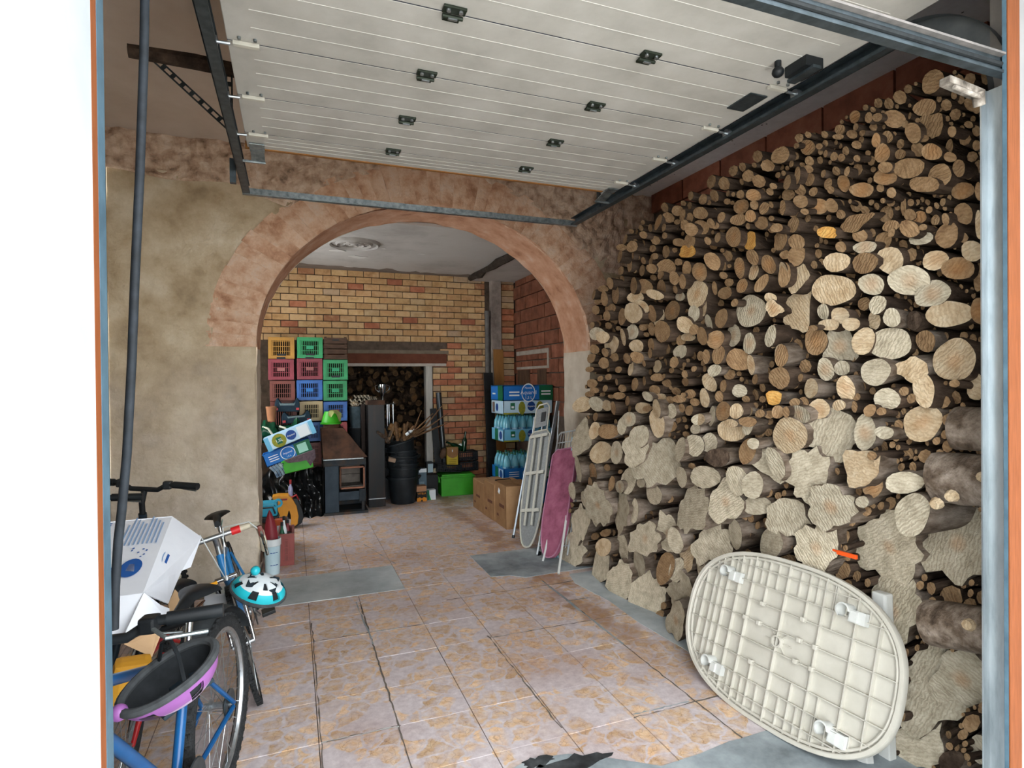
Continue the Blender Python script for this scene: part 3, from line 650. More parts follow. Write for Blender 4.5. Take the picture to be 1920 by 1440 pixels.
cb = MB(); P = [(272, -40), (270, 100), (262, 330), (253, 520), (247, 680), (238, 850), (228, 960), (222, 1010), (216, 1100), (214, 1180)]
cb.tube([at(u, v, Y=1.30+.0*i) for i, (u, v) in enumerate(P)], .008, 10); cb = cb.build('hanging_cable', mat('grey_cable', ['#15191d', '#262c33'], 30, .7), smooth=True); tag(cb, 'dark grey cable hanging down inside the doorway over the white box', 'cable')
# ================================================================== THE WOODPILE
# cut ends read off the photograph: origin and scale of the view, then centre, width, height, (tilt, shape)
PILE = []
def view(ox, oy, s, txt):
    for e in txt.split(';'):
        f = e.split()
        if not f: continue
        k = ''.join(c for c in f[-1] if c.isalpha()) if f[-1].isalpha() else ''
        v = [float(q) for q in (f[:-1] if k else f)]
        PILE.append((ox+v[0]/s, oy+v[1]/s, v[2]/s, v[3]/s, v[4] if len(v) > 4 else 0, k))
view(1080, 360, 3.2725, '''1010 15 50 55;1090 20 75 70;780 45 45 65;1015 90 88 95;1095 80 45 55;1197 78 38 38;1155 100 50 80 20;1265 95 60 90 20;625 115 65 60 -30;655 145 35 75 10;700 157 36 60;765 130 85 70 -20;893 155 40 65;998 170 88 70 -15;1072 148 60 75;1140 190 100 80;505 185 45 100 10;540 218 35 50;668 203 40 65;707 230 62 80;772 215 65 90 -15;828 193 45 60;858 208 34 44;1057 210 36 40;968 275 122 125;1205 220 70 60;1200 163 40 30;303 290 40 62;415 263 35 45;365 300 34 24;545 268 40 40;635 310 75 50;700 300 70 80;810 300 35 50;870 280 45 62;1070 300 95 110 o;1255 300 100 110 r;280 340 45 40;270 395 45 80;345 335 50 70;350 390 22 45;330 450 40 80;483 395 50 42;460 425 45 50;685 365 112 75 o;630 430 40 40 o;555 465 90 100;680 470 48 95;838 425 75 105 -10;760 490 70 110;1085 400 65 100 -15;1005 465 65 130 -5;1092 490 60 105;1183 445 78 112;1283 385 60 55;1280 510 70 150;465 470 45 60;520 510 50 50;604 528 52 85 -15;655 550 45 90 10;355 575 60 100;420 580 75 90;525 588 80 102;243 630 80 105;210 560 45 70;175 655 40 90;110 630 30 60;168 595 50 40;367 648 75 70;405 700 50 85 -25;485 630 110 55 20;610 598 40 50;640 642 80 55;745 625 128 160;852 590 28 85;915 620 92 78;1020 575 70 90;975 680 40 50;1140 560 55 120 20;1075 730 185 195;1195 650 60 60;1215 715 90 95 i;213 712 60 55;285 765 50 100;352 742 105 120;465 745 80 105;510 770 50 110;592 728 95 125 25;725 745 60 100;787 705 50 110;770 795 35 60;815 800 55 100 -15;893 775 80 118;190 760 40 60;130 870 70 80;165 890 60 70;345 860 75 90;290 890 45 100;220 938 92 108;372 945 75 75;465 840 40 80;530 855 112 128;670 815 80 100;725 845 45 65;775 885 85 110;690 890 80 50;645 910 45 60 o;857 905 80 110 15;968 880 120 135;1065 930 70 130;1195 885 72 130 10;462 935 55 75;455 990 30 60;640 980 95 85;875 1000 75 115;1000 1030 118 130;1075 1060 55 125;1262 1005 88 140;95 1020 42 55 o;115 965 40 55;172 1050 45 70;235 1012 45 55;313 1022 50 65;375 1015 65 68;180 985 35 55;500 1070 58 78;603 1045 40 70;648 1065 40 60;665 1060 30 30;765 1005 35 60;800 1010 40 90;780 1050 35 35;337 1085 50 85;85 1088 40 35;200 1088 32 32;262 1090 35 38;418 1052 32 40;588 1095 32 35;668 1118 35 48;725 1085 30 35;790 1085 35 38;850 1095 60 75;500 1138 65 48;672 1165 68 50;540 1130 28 30;362 1180 45 80;420 1160 35 55;485 1215 55 60;200 1135 40 40;150 1145 30 35;250 1165 30 40;100 1175 48 55;115 1217 36 36;62 1195 25 25;85 1240 40 35;180 1205 28 40;215 1255 25 25;285 1205 36 45;265 1250 55 45;317 1282 48 60;440 1255 75 55 30;512 1270 62 65;580 1275 45 45;635 1270 60 50;660 1245 28 30;700 1240 60 55;820 1170 65 115 -15;905 1190 45 75;1005 1220 70 80;1100 1150 50 60;1250 1140 115 125;790 1265 55 115;880 1255 42 70;1215 1262 80 85 o;38 1305 72 95;125 1300 60 90;190 1310 65 65;230 1325 40 85;120 1380 60 55;330 1330 30 40;415 1325 90 65;325 1395 60 90;495 1330 60 110;588 1345 65 90 15;650 1325 42 55;695 1340 55 65;730 1290 45 50;762 1395 80 70;905 1345 120 120;835 1375 60 120;985 1345 70 90;1058 1345 72 65;1130 1360 50 50;1190 1365 55 50;1240 1350 60 80;1055 1410 90 60;950 1420 100 50;1290 1350 40 70''')
view(1440, 120, 2.88, '''890 95 150 115 -35;848 235 130 90 -10;1105 215 80 80;1130 225 50 90;470 285 65 70;545 290 38 60;592 288 55 50;683 297 112 92;742 325 38 42;767 280 20 40;890 330 135 135 i;785 372 82 105;995 365 52 58;1085 328 42 38;390 355 60 58;380 393 60 30;455 380 55 45;475 340 40 40;510 373 38 32 o;505 410 35 40;218 382 30 35;585 412 45 75 20;645 395 65 65;845 403 52 38;215 450 88 80;155 442 34 34;68 493 100 90 -25;278 445 34 34;310 430 30 40;421 470 42 48;480 437 45 45;285 475 28 32;312 485 25 40;358 500 40 48;398 506 38 44;482 510 36 36;618 482 75 102 20;716 487 70 55;812 462 68 75;885 475 108 88;980 450 45 90;985 503 60 50;1128 440 48 58;225 524 42 52;282 520 44 40;128 540 28 38;55 600 32 32;85 590 30 30;220 568 38 44;160 600 42 95;225 625 75 72;105 640 50 80;130 615 30 40;300 592 32 42;370 578 48 48;428 580 30 55;326 648 52 62;340 680 40 40;175 680 48 60;246 690 46 50;410 645 60 90;507 680 115 78;635 558 72 60;635 610 125 90;762 562 168 115;930 600 125 125;1032 563 75 95;608 670 38 44;668 695 44 58;845 650 172 105 p;1053 685 122 95;1140 690 45 100;30 660 32 34;12 690 30 40;110 707 65 65;178 742 75 70;270 768 102 85;345 765 55 75;200 797 36 34;395 812 54 50;18 760 32 34;80 775 40 80;140 795 50 70;20 835 40 30;48 885 60 50;138 868 75 82;640 812 92 90;733 770 32 95;622 738 30 30;665 750 45 40;475 855 220 85 -18 i;820 828 80 62 -20;768 815 52 65;872 788 34 40;905 843 60 55;960 838 40 65;1058 808 98 115;838 882 48 36;890 895 40 45;665 875 105 60 -12;668 912 35 50;765 890 100 90;828 940 125 70 -12;968 925 110 140 20;1140 870 45 150;320 910 85 60 o;497 925 65 75 25;625 955 80 95;155 960 75 80;395 988 55 58;525 990 115 65 -12;372 1070 120 105 -20;525 1075 150 110 -15;660 1060 125 140 20;155 1035 75 115 20;150 1145 140 160 -20 i;85 1125 60 105;905 1060 118 105 -15;1028 1105 155 115;1105 1010 105 110;1140 1150 60 160;765 1170 215 155;890 1240 180 140 -10;355 1220 210 165 -5;560 1190 115 115;593 1300 90 100;165 1330 150 240 5 i;300 1338 75 85;390 1358 80 85;520 1295 80 70;450 1405 80 70;575 1385 85 100;670 1370 80 105;980 1350 215 135 -12;1140 1335 90 140;790 1385 100 100 d;330 1408 90 60;245 1425 60 30''')
view(1440, 580, 2.769, '''35 140 75 120;250 165 115 145;375 190 150 180 i;497 165 95 145;635 178 195 165;820 165 115 115;970 262 235 215;70 240 80 118;300 312 85 115;385 305 75 75;560 325 160 140;750 315 180 130 i;810 420 110 180 -20;1085 405 120 130;970 385 50 40;60 358 90 110;170 355 35 40;225 410 80 105;405 410 80 130;460 455 40 40;620 465 130 110;708 425 50 48;745 463 50 50;370 498 78 55;140 483 48 44;187 482 45 52;265 518 112 100;160 543 150 85 15;450 505 35 60;530 525 55 65;590 530 45 40;805 590 195 180;115 655 180 180;320 650 260 260 i;505 640 105 180;605 640 90 65 15;210 860 200 290 s;485 820 210 200 i;40 800 75 180 -20;540 760 48 45;710 900 160 115;545 920 95 115;325 1025 240 240 s;110 1090 180 230 -30 i;750 1065 170 210;490 1000 70 60;985 1215 370 400 s;630 1235 400 380 s;250 1240 230 260 s''')
view(1260, 980, 3.13, '''1300 520 340 440 s;1540 980 380 500 i;1700 920 340 330 25 i;1440 1300 310 300 i;1810 1330 110 180;1640 1400 130 120 d''')
view(1040, 760, 3.2727, '''165 205 115 220 i;245 155 50 105;470 95 95 105 -25;415 125 40 110;285 290 85 135;380 290 80 140;520 190 95 130;495 280 110 190 i;640 355 210 280 s;235 410 75 110;145 390 75 170;108 525 50 105;220 480 35 80;185 575 65 100;350 480 30 95;400 500 70 80;455 460 90 160;533 472 70 65;265 615 130 280 s;415 655 115 260 s;490 650 55 150;610 545 120 135;770 270 85 150;860 245 105 130;780 440 80 130;925 440 165 140;1090 155 140 135;1185 125 75 110;1220 235 65 70;1185 280 115 150;1320 350 150 235 -30 i;1120 460 125 180;1215 490 100 170;1050 590 185 270 i;850 640 240 290 s;1245 615 150 115;1110 790 110 185;1330 845 190 180;160 730 120 240 s;100 895 140 230 s;280 990 120 260 i;300 870 90 110;400 1080 130 240 s;420 870 60 190;555 820 180 200 s;520 970 90 170;560 1170 170 270 s;700 790 110 260 -15 s;740 830 70 160;680 1000 95 190;750 1010 70 140;815 935 110 180 i;900 990 70 120;970 850 190 250 s;780 1160 180 300 s;745 1320 140 230 i;893 88 85 65;865 145 75 60;630 110 70 180;330 160 90 90;570 20 60 40;950 230 90 120;1000 320 120 110 d''')

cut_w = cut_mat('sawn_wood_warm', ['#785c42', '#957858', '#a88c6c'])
cut_t = cut_mat('sawn_wood_tan', ['#a58b6a', '#c1ab8c', '#d3c2a6'])
cut_g = cut_mat('sawn_wood_weathered', ['#988d78', '#b9ae98', '#cfc5b0'])
cut_o = cut_mat('sawn_wood_orange', ['#b27c3c', '#cf9c54', '#dcb36e'])
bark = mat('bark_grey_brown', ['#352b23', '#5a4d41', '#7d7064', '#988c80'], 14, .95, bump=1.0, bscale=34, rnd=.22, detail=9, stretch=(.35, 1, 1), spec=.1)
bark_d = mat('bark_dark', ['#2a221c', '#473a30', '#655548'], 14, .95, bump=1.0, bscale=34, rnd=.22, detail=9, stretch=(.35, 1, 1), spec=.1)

rl = random.Random(21)
def outline(w_, h_, tilt, kind, n):
    """closed outline in photo pixels round its own centre"""
    s0 = rl.random()*100; pts = []
    ph = [rl.uniform(0, 2*PI) for _ in range(6)]
    lob = rl.choice((5, 6, 7, 8)) if kind == 's' else 0
    ca, sa = math.cos(math.radians(tilt)), math.sin(math.radians(tilt))
    for k in range(n):
        t = 2*PI*k/n
        r = 1 + .035*math.sin(2*t+ph[0]) + .035*math.sin(3*t+ph[1]) + .02*math.sin(5*t+ph[2])
        if kind == 's':
            r = .95 + .085*math.sin(lob*t+ph[3]+1.2*math.sin(2*t+ph[4])) + .08*math.sin(3*t+ph[1]) + .07*noise.noise(Vector((math.cos(t)*2.2, math.sin(t)*2.2, s0)))*2 + .05*math.sin(11*t+ph[5])
        elif kind == 'i':
            r = .97 + .13*math.sin(3*t+ph[3]) + .09*math.sin(4*t+ph[4]) + .05*math.sin(7*t+ph[5])
        elif kind == 'p': r = 1 - .28*math.sin(t)**4
        elif kind in 'or' and kind:
            r = min(1.12, 1/max(abs(math.cos(t)), abs(math.sin(t)), .7)) + .07*math.sin(3*t+ph[2]) + .04*math.sin(5*t+ph[1])
        x, y = math.cos(t)*w_/2*r, math.sin(t)*h_/2*r
        pts.append((x*ca - y*sa, x*sa + y*ca))
    return pts
def clamp(a, lo, hi): return max(lo, min(hi, a))
pile_face = lambda v: 2.15 + .03*math.sin(v*.013)
LOGS = []
order = sorted(range(len(PILE)), key=lambda i: -PILE[i][2]*PILE[i][3])
taken = []
for rank, i in enumerate(order):
    u, v, w_, h_, tl, k = PILE[i]
    # smaller ends that sit over a bigger one come forward a little
    over = sum(1 for (a, b, c, d) in taken if ((u-a)/(c*.5+w_*.25))**2 + ((v-b)/(d*.5+h_*.25))**2 < .8)
    taken.append((u, v, w_, h_))
    xf = pile_face(v) + rl.uniform(-.03, .04) - .035*min(over, 2) + (.02 if w_*h_ > 3500 else 0)
    if v < 520: xf += .02
    if u > 1270 and v > 1010: xf = max(xf, 2.31 if u > 1580 else 2.2)
    LOGS.append((rank, u, v, w_, h_, tl, k, xf))

def log_geo(mb, cap, u, v, w_, h_, tl, k, xf, length, shrink=1.05, local=True, n=None, dirv=None):
    n = n or (34 if k == 's' else 24 if (k == 'i' or w_*h_ > 2500) else 14)
    c = at(u, v, X=xf)
    ring = []
    for (a, b) in outline(w_*shrink, h_*shrink, tl, k, n):
        p = at(u+a, v+b, X=xf) - c; ring.append(p)
    # the cut is rarely square: tilt the plane of the face a little
    ty, tz = rl.uniform(-.3, .3), rl.uniform(-.25, .25)
    ring = [Vector((p.y*ty + p.z*tz, p.y, p.z)) for p in ring]
    O = Vector((0, 0, 0)) if local else c
    d = dirv or Vector((1, rl.uniform(-.16, .2), rl.uniform(-.12, .12)))
    fr = [0, .03, .25, .6, 1.0]; rings = []
    for q, f in enumerate(fr):
        sc_ = (.985, 1.0, .97, .90, .82)[q]
        jit = 0 if q == 0 else .045
        rings.append([mb.bm.verts.new(O + d*(f*length) + Vector((p.x*(1 if q < 2 else .3), p.y*sc_*(1+rl.uniform(-jit, jit)), p.z*sc_*(1+rl.uniform(-jit, jit))))) for p in ring])
    for A, B in zip(rings, rings[1:]):
        for q in range(n): mb.face([A[q], A[(q+1) % n], B[(q+1) % n], B[q]])
    mb.face(rings[-1])
    # cut end
    m_ = cap or mb
    if cap is None: mb.mi = 1
    R0 = [m_.bm.verts.new(O + Vector((p.x*.985-.0015, p.y*.985, p.z*.985))) for p in ring]
    R1 = [m_.bm.verts.new(O + Vector((p.x*.55-.0015+rl.uniform(-.0004, .0004), p.y*.55, p.z*.55))) for p in ring]
    cc = m_.bm.verts.new(O + Vector((-.002, 0, 0)))
    for q in range(n):
        m_.face([R0[q], R0[(q+1) % n], R1[(q+1) % n], R1[q]]); m_.face([R1[q], R1[(q+1) % n], cc])
    if cap is None: mb.mi = 0
    return c
def log_mats(u, v, k):
    if k == 'o': return cut_o
    if k == 'd': return bark
    if k == 's' or (v > 800 and rl.random() < .72): return cut_g
    if v < 500 - (u-1450)*.22: return cut_w  # upper rows: tan-brown wood, darkened further to stand for weaker light up there
    return rl.choice((cut_t, cut_t, cut_w, cut_g))
def log_label(u, v, w_, h_, k, c):
    rad = ((w_*h_)**.5)/2/FPX*c.y*1.1
    row = 'top woodpile rows' if c.z > 1.95 else 'middle woodpile rows' if c.z > 1.0 else 'lower woodpile rows'
    row += ' towards the arch' if c.y > 3.1 else ' towards the doorway' if c.y < 2.0 else ' halfway along'
    if k == 's': return 'grey lobed trunk end in the ' + row
    if k == 'i': return 'knobbly log end with wavy outline in the ' + row
    if k == 'd': return 'dark barked log in the ' + row
    if k == 'p': return 'peanut-shaped double log end in the ' + row
    if k == 'r': return 'squarish pale log end in the ' + row
    s = 'thick' if rad > .075 else 'medium' if rad > .045 else 'thin' if rad > .028 else 'very thin'
    e = 'wide' if w_ > 1.35*h_ else 'narrow upright' if h_ > 1.6*w_ else 'rounded'
    return '%s log with %s pale end in the %s' % (s, e, row)
onum = 0
stuff = MB()
OLAB = ['orange flat-cut log end', 'bright orange split log end', 'small orange-brown log end', 'rusty orange log end', 'orange-tinted log end by the arch pillar', 'broken orange log end', 'pale orange log end']
for (rank, u, v, w_, h_, tl, k, xf) in LOGS:
    ln = rl.uniform(.36, .44)
    if rank < 292:
        big = w_*h_ > 700
        body = MB(); cap = MB() if big else None
        c = log_geo(body, cap, u, v, w_, h_, tl, k, xf, ln)
        cm_ = log_mats(u, v, k); bm2 = bark_d if c.z > 1.55 + .25*math.sin(u) else bark  # darker bark higher up, partly standing for the weaker light there
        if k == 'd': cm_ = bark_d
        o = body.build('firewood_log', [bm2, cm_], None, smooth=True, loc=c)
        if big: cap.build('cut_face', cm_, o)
        lab = log_label(u, v, w_, h_, k, c)
        if k == 'o':
            row = 'in the top rows of the woodpile' if c.z > 1.95 else 'in the middle rows of the woodpile'
            lab = OLAB[onum % len(OLAB)] + ' ' + row; onum += 1
        tag(o, lab, 'log', lab)
    else:
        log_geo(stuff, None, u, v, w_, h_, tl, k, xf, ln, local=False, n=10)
# logs lying along the pile by the doorway, showing their bark
def lying(pts, r, lab, seed, sx=1.0, stubs=()):
    rq = random.Random(seed); A, B = pts; d = B-A; n_ = 26; body = MB(); rings = []
    t = d.normalized(); x = t.cross(Vector((0, 0, 1))).normalized(); y = x.cross(t)
    for q in range(9):
        f = q/8; p = d*f
        rings.append([body.bm.verts.new(p + (x*math.cos(2*PI*k/n_)*sx + y*math.sin(2*PI*k/n_))*r*(1+.09*noise.noise(Vector((math.cos(2*PI*k/n_)*2, math.sin(2*PI*k/n_)*2, f*2.5+seed)))+.03*rq.uniform(-1, 1))) for k in range(n_)])
    for P_, Q_ in zip(rings, rings[1:]):
        for k in range(n_): body.face([P_[k], P_[(k+1) % n_], Q_[(k+1) % n_], Q_[k]])
    body.face(rings[0][::-1]); body.face(rings[-1])
    o = body.build('firewood_log', bark, None, smooth=True, loc=A)
    for (rg, q) in ((rings, 0),):
        pass
    e = MB(); e.lathe([(1e-7, -.003), (r*.93, -.002), (r*.95, .01)], n_, (0, 0, 0), Matrix((x*sx, y, t)).transposed()); e.build('cut_face', cut_t, o)
    for (f, hgt) in stubs:
        s_ = MB().tube([d*f + Vector((-r*.9, 0, hgt)), d*f + Vector((-r*1.12, 0, hgt*1.1))], [.022, .016], 9); s_.build('branch_stub', cut_t, o)
    tag(o, lab, 'log')
def lie(u0, u1, v0, v1, xf, lab, seed, stubs=()):
    a = at(u0, (v0+v1)/2, X=xf); t0 = at(u0, v0, X=xf); t1 = at(u0, v1, X=xf); r = (t0.z-t1.z)/2
    b = at(u1, (v0+v1)/2+4, X=xf+.02); A = Vector((xf+r, a.y, a.z)); B = Vector((xf+r+.02, b.y-.12, b.z))
    lying((A, B), r, lab, seed, stubs=stubs)
lie(1768, 1850, 764, 845, 2.10, 'dark barked log lying sideways with a jagged broken end by the doorway', 3)
lie(1728, 1850, 850, 945, 2.08, 'thick spotted log lying sideways with pale branch scars by the doorway', 5, ((.3, -.05), (.15, -.08), (.6, .02), (.75, -.03)))
lie(1716, 1850, 1133, 1215, 2.10, 'dark weathered log lying sideways above the floor by the doorway', 8, ((.5, .03),))
# smaller sticks in the gaps, and the rows behind: nobody could count them
poly = [(1160, 450), (1185, 428), (1230, 396), (1300, 360), (1420, 292), (1560, 232), (1700, 165), (1745, 140), (1850, 130), (1850, 1440), (1720, 1440), (1640, 1400), (1290, 1195), (1150, 1128), (1060, 1066), (1064, 960), (1082, 800), (1088, 750), (1104, 680), (1108, 620), (1124, 545), (1165, 515)]
def inside(u, v):
    r = False; j = len(poly)-1
    for i in range(len(poly)):
        (a, b), (c, d) = poly[i], poly[j]
        if (b > v) != (d > v) and u < (c-a)*(v-b)/(d-b)+a: r = not r
        j = i
    return r
extra = []
for _ in range(9000):
    u, v = rl.uniform(1055, 1850), rl.uniform(130, 1440)
    if not inside(u, v): continue
    dm = 99
    for (a, b, c, d) in taken + extra:
        q = math.hypot((u-a)/(c*.5), (v-b)/(d*.5)); dm = min(dm, (q-1)*min(c, d)*.5)
        if dm < 4: break
    if dm < 4.2: continue
    r = min(dm, 13 if v < 1000 else 34)*rl.uniform(.85, 1.0); extra.append((u, v, r*1.7, r*2))
for (u, v, a, b) in extra:
    log_geo(stuff, None, u, v, a, b, 0, '', pile_face(v)+rl.uniform(.05, .11) + (.05 if u > 1290 and v > 1030 else 0), .34, local=False, n=8)
# second row, close behind
y = 1.14
while y < 4.05:
    z = .05
    while z < 2.5:
        r = rl.uniform(.05, .075); yy, zz = y+rl.uniform(-.02, .02), z + (.055 if int(y*9) % 2 else 0)
        zmax = 2.42 if yy < 3.3 else 2.3 - max(0, (yy-3.3))*1.2
        if zz < zmax:
            pts = [(2.62+rl.uniform(-.03, .03), yy, zz), (3.05, yy+rl.uniform(-.05, .05), zz)]
            stuff.tube(pts, [r, r*.95], 8)
        z += .115
    y += .115
# the pile's near end, beside the door track
for _ in range(1): pass
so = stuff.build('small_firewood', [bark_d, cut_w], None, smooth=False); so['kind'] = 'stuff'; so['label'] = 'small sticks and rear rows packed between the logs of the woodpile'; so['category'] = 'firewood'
tl_ = thing('orange_tool', 'small orange plastic handle lying between the grey logs above the table', 'tool', at(1588, 1040, X=2.10))
MB().box((0, 0, 0), (.014, .085, .018), (0, 0, .1)).build('handle', mat('orange_plastic', ['#d8501a'], rough=.4), tl_, bevel=.005); MB().box((0, .05, .002), (.008, .03, .009)).build('tip', mat('orange_plastic', ['#d8501a']), tl_, bevel=.002)
# ================================================================== THINGS IN THE BACK ROOM
def text(parent, body, size, loc, ex, ey, m, name='lettering', align='CENTER'):
    cu = bpy.data.curves.new(name, 'FONT'); cu.body = body; cu.size = size; cu.align_x = align; cu.align_y = 'CENTER'; cu.extrude = .0003; cu.materials.append(m); cu.resolution_u = 2
    tmp = bpy.data.objects.new(name, cu); me = bpy.data.meshes.new_from_object(tmp); bpy.data.objects.remove(tmp)
    o = bpy.data.objects.new(name, me); C.objects.link(o)
    ex, ey = Vector(ex).normalized(), Vector(ey).normalized(); R = Matrix((ex, ey, ex.cross(ey))).transposed()
    o.matrix_world = Matrix.Translation(loc) @ R.to_4x4(); o.parent = parent
    return o
def bx(parent, name, m, p, q, bevel=.003): return MB().b2(p, q).build(name, m, parent, bevel=bevel)
def decal(parent, name, m, o, ex, ey, poly):
    """flat print: polygon (a,b) on the plane o + a*ex + b*ey, a hair proud"""
    k = parent.get('prints', 0); parent['prints'] = k+1
    o, ex, ey = Vector(o), Vector(ex), Vector(ey); n = ex.cross(ey).normalized()*(.0010+.0004*k)
    mb = MB(); mb.face(mb._v([o + ex*a + ey*b + n for a, b in poly])); return mb.build(name, m, parent)
def rect(a, b, c, d): return [(a, b), (c, b), (c, d), (a, d)]
def circ(x, y, r, n=20, ry=None): return [(x + r*math.cos(2*PI*k/n), y + (ry or r)*math.sin(2*PI*k/n)) for k in range(n)]
def plastic(nm, a, b, r=.45): return mat('plastic_'+nm, [a, b], 6, r, spec=.4)

# ---- produce crates
def crate(name, lab, x, y, z, w, d, h, m, group, bars=10, plate=None, logo=None):
    t = thing(name, lab, 'crate', (x, y, z), (0, 0, rv.uniform(-.02, .02)), group)
    e = .018
    for sx in (0, 1):
        for sy in (0, 1): MB().b2((sx*(w-.035), sy*(d-.035), 0), (sx*(w-.035)+.035, sy*(d-.035)+.035, h-.004)).build('corner_post', m, t, bevel=.003)
    r_ = MB()
    for z0, z1 in ((0, .04), (h-.045, h-.004)):
        r_.b2((.03, 0, z0), (w-.03, e, z1)).b2((.03, d-e, z0), (w-.03, d, z1)).b2((0, .03, z0), (e, d-.03, z1)).b2((w-e, .03, z0), (w, d-.03, z1))
    r_.build('rim', m, t, bevel=.002)
    g = MB()
    for k in range(bars): xx = .04 + (w-.08)*k/(bars-1); g.b2((xx-.0035, .004, .03), (xx+.0035, .010, h-.04))
    for zz in (.09, .15, .21): g.b2((.035, .003, zz-.003), (w-.035, .011, zz+.003))
    g.b2((.035, .003, .04), (.052, .011, h-.045)).b2((w-.052, .003, .04), (w-.035, .011, h-.045))
    g.build('front_grille', m, t)
    g = MB()
    for k in range(12): yy = .05 + (d-.1)*k/11; g.b2((.004, yy-.006, .03), (.012, yy+.006, h-.04)).b2((w-.012, yy-.006, .03), (w-.004, yy+.006, h-.04))
    for k in range(8): xx = .05 + (w-.1)*k/7; g.b2((xx-.006, d-.012, .03), (xx+.006, d-.004, h-.04))
    g.build('side_grille', m, t)
    bx(t, 'base', m, (.01, .01, .004), (w-.01, d-.01, .014), 0)
    bx(t, 'inner_shade', mat('crate_shade', ['#15110e', '#2a221c'], 9, .95), (.03, .06, .016), (w-.03, d-.03, h*.9), 0)  # dark block stands for the shade inside the crate
    if plate: bx(t, 'handle_slot', black_pl, (w/2-.05, -.002, plate), (w/2+.05, .006, plate+.026))
    if logo: bx(t, 'emblem', logo, (w/2-.045, -.003, h*.42), (w/2+.045, .004, h*.58))
    return t
c_yel = plastic('ochre', '#8f6520', '#a97a2a'); c_grn = plastic('green', '#1d7a48', '#28945a'); c_red = plastic('wine', '#6d2430', '#85303c'); c_brn = plastic('rust', '#5c2b22', '#74382c')
c_blu = plastic('blue', '#1f4f93', '#2b66ad'); c_bei = plastic('beige', '#a8946c', '#bda980')
pal = mat('pale_emblem', ['#8f5a58'], rough=.6); pgr = mat('green_emblem', ['#35946a'], rough=.6); pbl = mat('blue_emblem', ['#3272b4'], rough=.6)
G = 'produce crates stacked against the back wall'
def cpos(u0, u1, vt, vb, Yc=7.5):
    a = at(u0, vb, Y=Yc); b = at(u1, vt, Y=Yc); return a.x, b.x-a.x, a.z, b.z-a.z
CR_ = [(503, 552, 632, 672.5, c_yel, 'ochre yellow plastic crate on top of two dark red crates', .035, None),
 (503, 551, 673, 712.5, c_red, 'wine red plastic crate under the ochre yellow crate', .25, pal),
 (506, 553, 713, 752, c_brn, 'rust brown plastic crate above the child booster seats', None, None),
 (557.5, 605, 632, 671, c_grn, 'green plastic crate on top of a wine red crate', .03, pgr),
 (557, 604.5, 671.5, 711.5, c_red, 'wine red plastic crate between a green and a blue crate', .25, pal),
 (556.5, 604.5, 712, 751, c_blu, 'blue plastic crate with a lighter blue emblem above the beige crate', None, pbl),
 (562, 605, 751.5, 790, c_bei, 'beige plastic crate behind the child booster seats', None, None),
 (574, 605, 790.5, 828, c_blu, 'blue plastic crate under the beige crate', None, None),
 (576, 605, 828.5, 874, c_brn, 'dark red plastic crate low behind the green lidded box', None, None),
 (606.5, 652, 674, 712.5, c_grn, 'green plastic crate under the brown wooden crate', .03, pgr),
 (606.5, 651, 713, 751.5, c_grn, 'green plastic crate with pale star emblem above the blue crate', None, pgr),
 (607, 651, 752, 790, c_blu, 'blue plastic crate above the bright red crate', None, c_red),
 (607, 651, 790.5, 832, plastic('scarlet', '#8c2c2e', '#a63a3a'), 'bright red plastic crate behind the stove hood', None, None)]
for (u0, u1, vt, vb, m, lab, pl, lg) in CR_:
    x, w_, z, h = cpos(u0, u1, vt, vb); crate('plastic_crate', lab, x, 7.5, z, w_, .5, h, m, G, plate=pl, logo=lg)
# what stands under the stacks (hidden crates the others rest on)
x, w_, z, h = cpos(606.5, 651, 832, 925); crate('plastic_crate', 'wine red plastic crate at the foot of the stack behind the stove', x, 7.5, 0, w_, .5, cpos(607, 651, 790, 832)[2], c_red, G)
crate('plastic_crate', 'wine red plastic crate at the foot of the middle stack', .12, 7.5, 0, .25, .5, cpos(576, 605, 828, 874)[2], c_red, G)
crate('plastic_crate', 'rust brown plastic crate low behind the booster seats', -.25, 7.55, .62, .3, .45, cpos(506, 553, 713, 752)[2]-.62, c_brn, G)
crate('plastic_crate', 'rust brown plastic crate under another behind the black sheeting', -.25, 7.55, 0, .3, .45, .62, c_brn, G)
# wooden crate
x, w_, z, h = cpos(606.5, 652, 632, 673.5)
t = thing('wooden_crate', 'dark brown slatted wooden crate on top of the green crates', 'crate', (x, 7.5, z)); dw = mat('dark_wood', ['#2f211a', '#4a372b', '#5a4537'], 8, .85, stretch=(1, 4, 6), bump=.2)
for zz, hh in ((0, .055), (.068, .055), (.136, .05), (.195, .075)):
    if zz+hh <= h+.01: bx(t, 'slat', dw, (.01, 0, zz), (w_-.01, .014, min(zz+hh, h)))
for sx in (0, 1):
    for k in range(4): bx(t, 'slat', dw, (sx*(w_-.012), .02, k*.066), (sx*(w_-.012)+.012, .45, k*.066+.055))
for sx in (.012, w_-.042): bx(t, 'corner_post', dw, (sx, .014, 0), (sx+.03, .044, h))
bx(t, 'hand_hole', black_pl, (w_/2-.04, -.002, h-.05), (w_/2+.04, .004, h-.03)); bx(t, 'base', dw, (.01, .01, .0), (w_-.01, .45, .012))

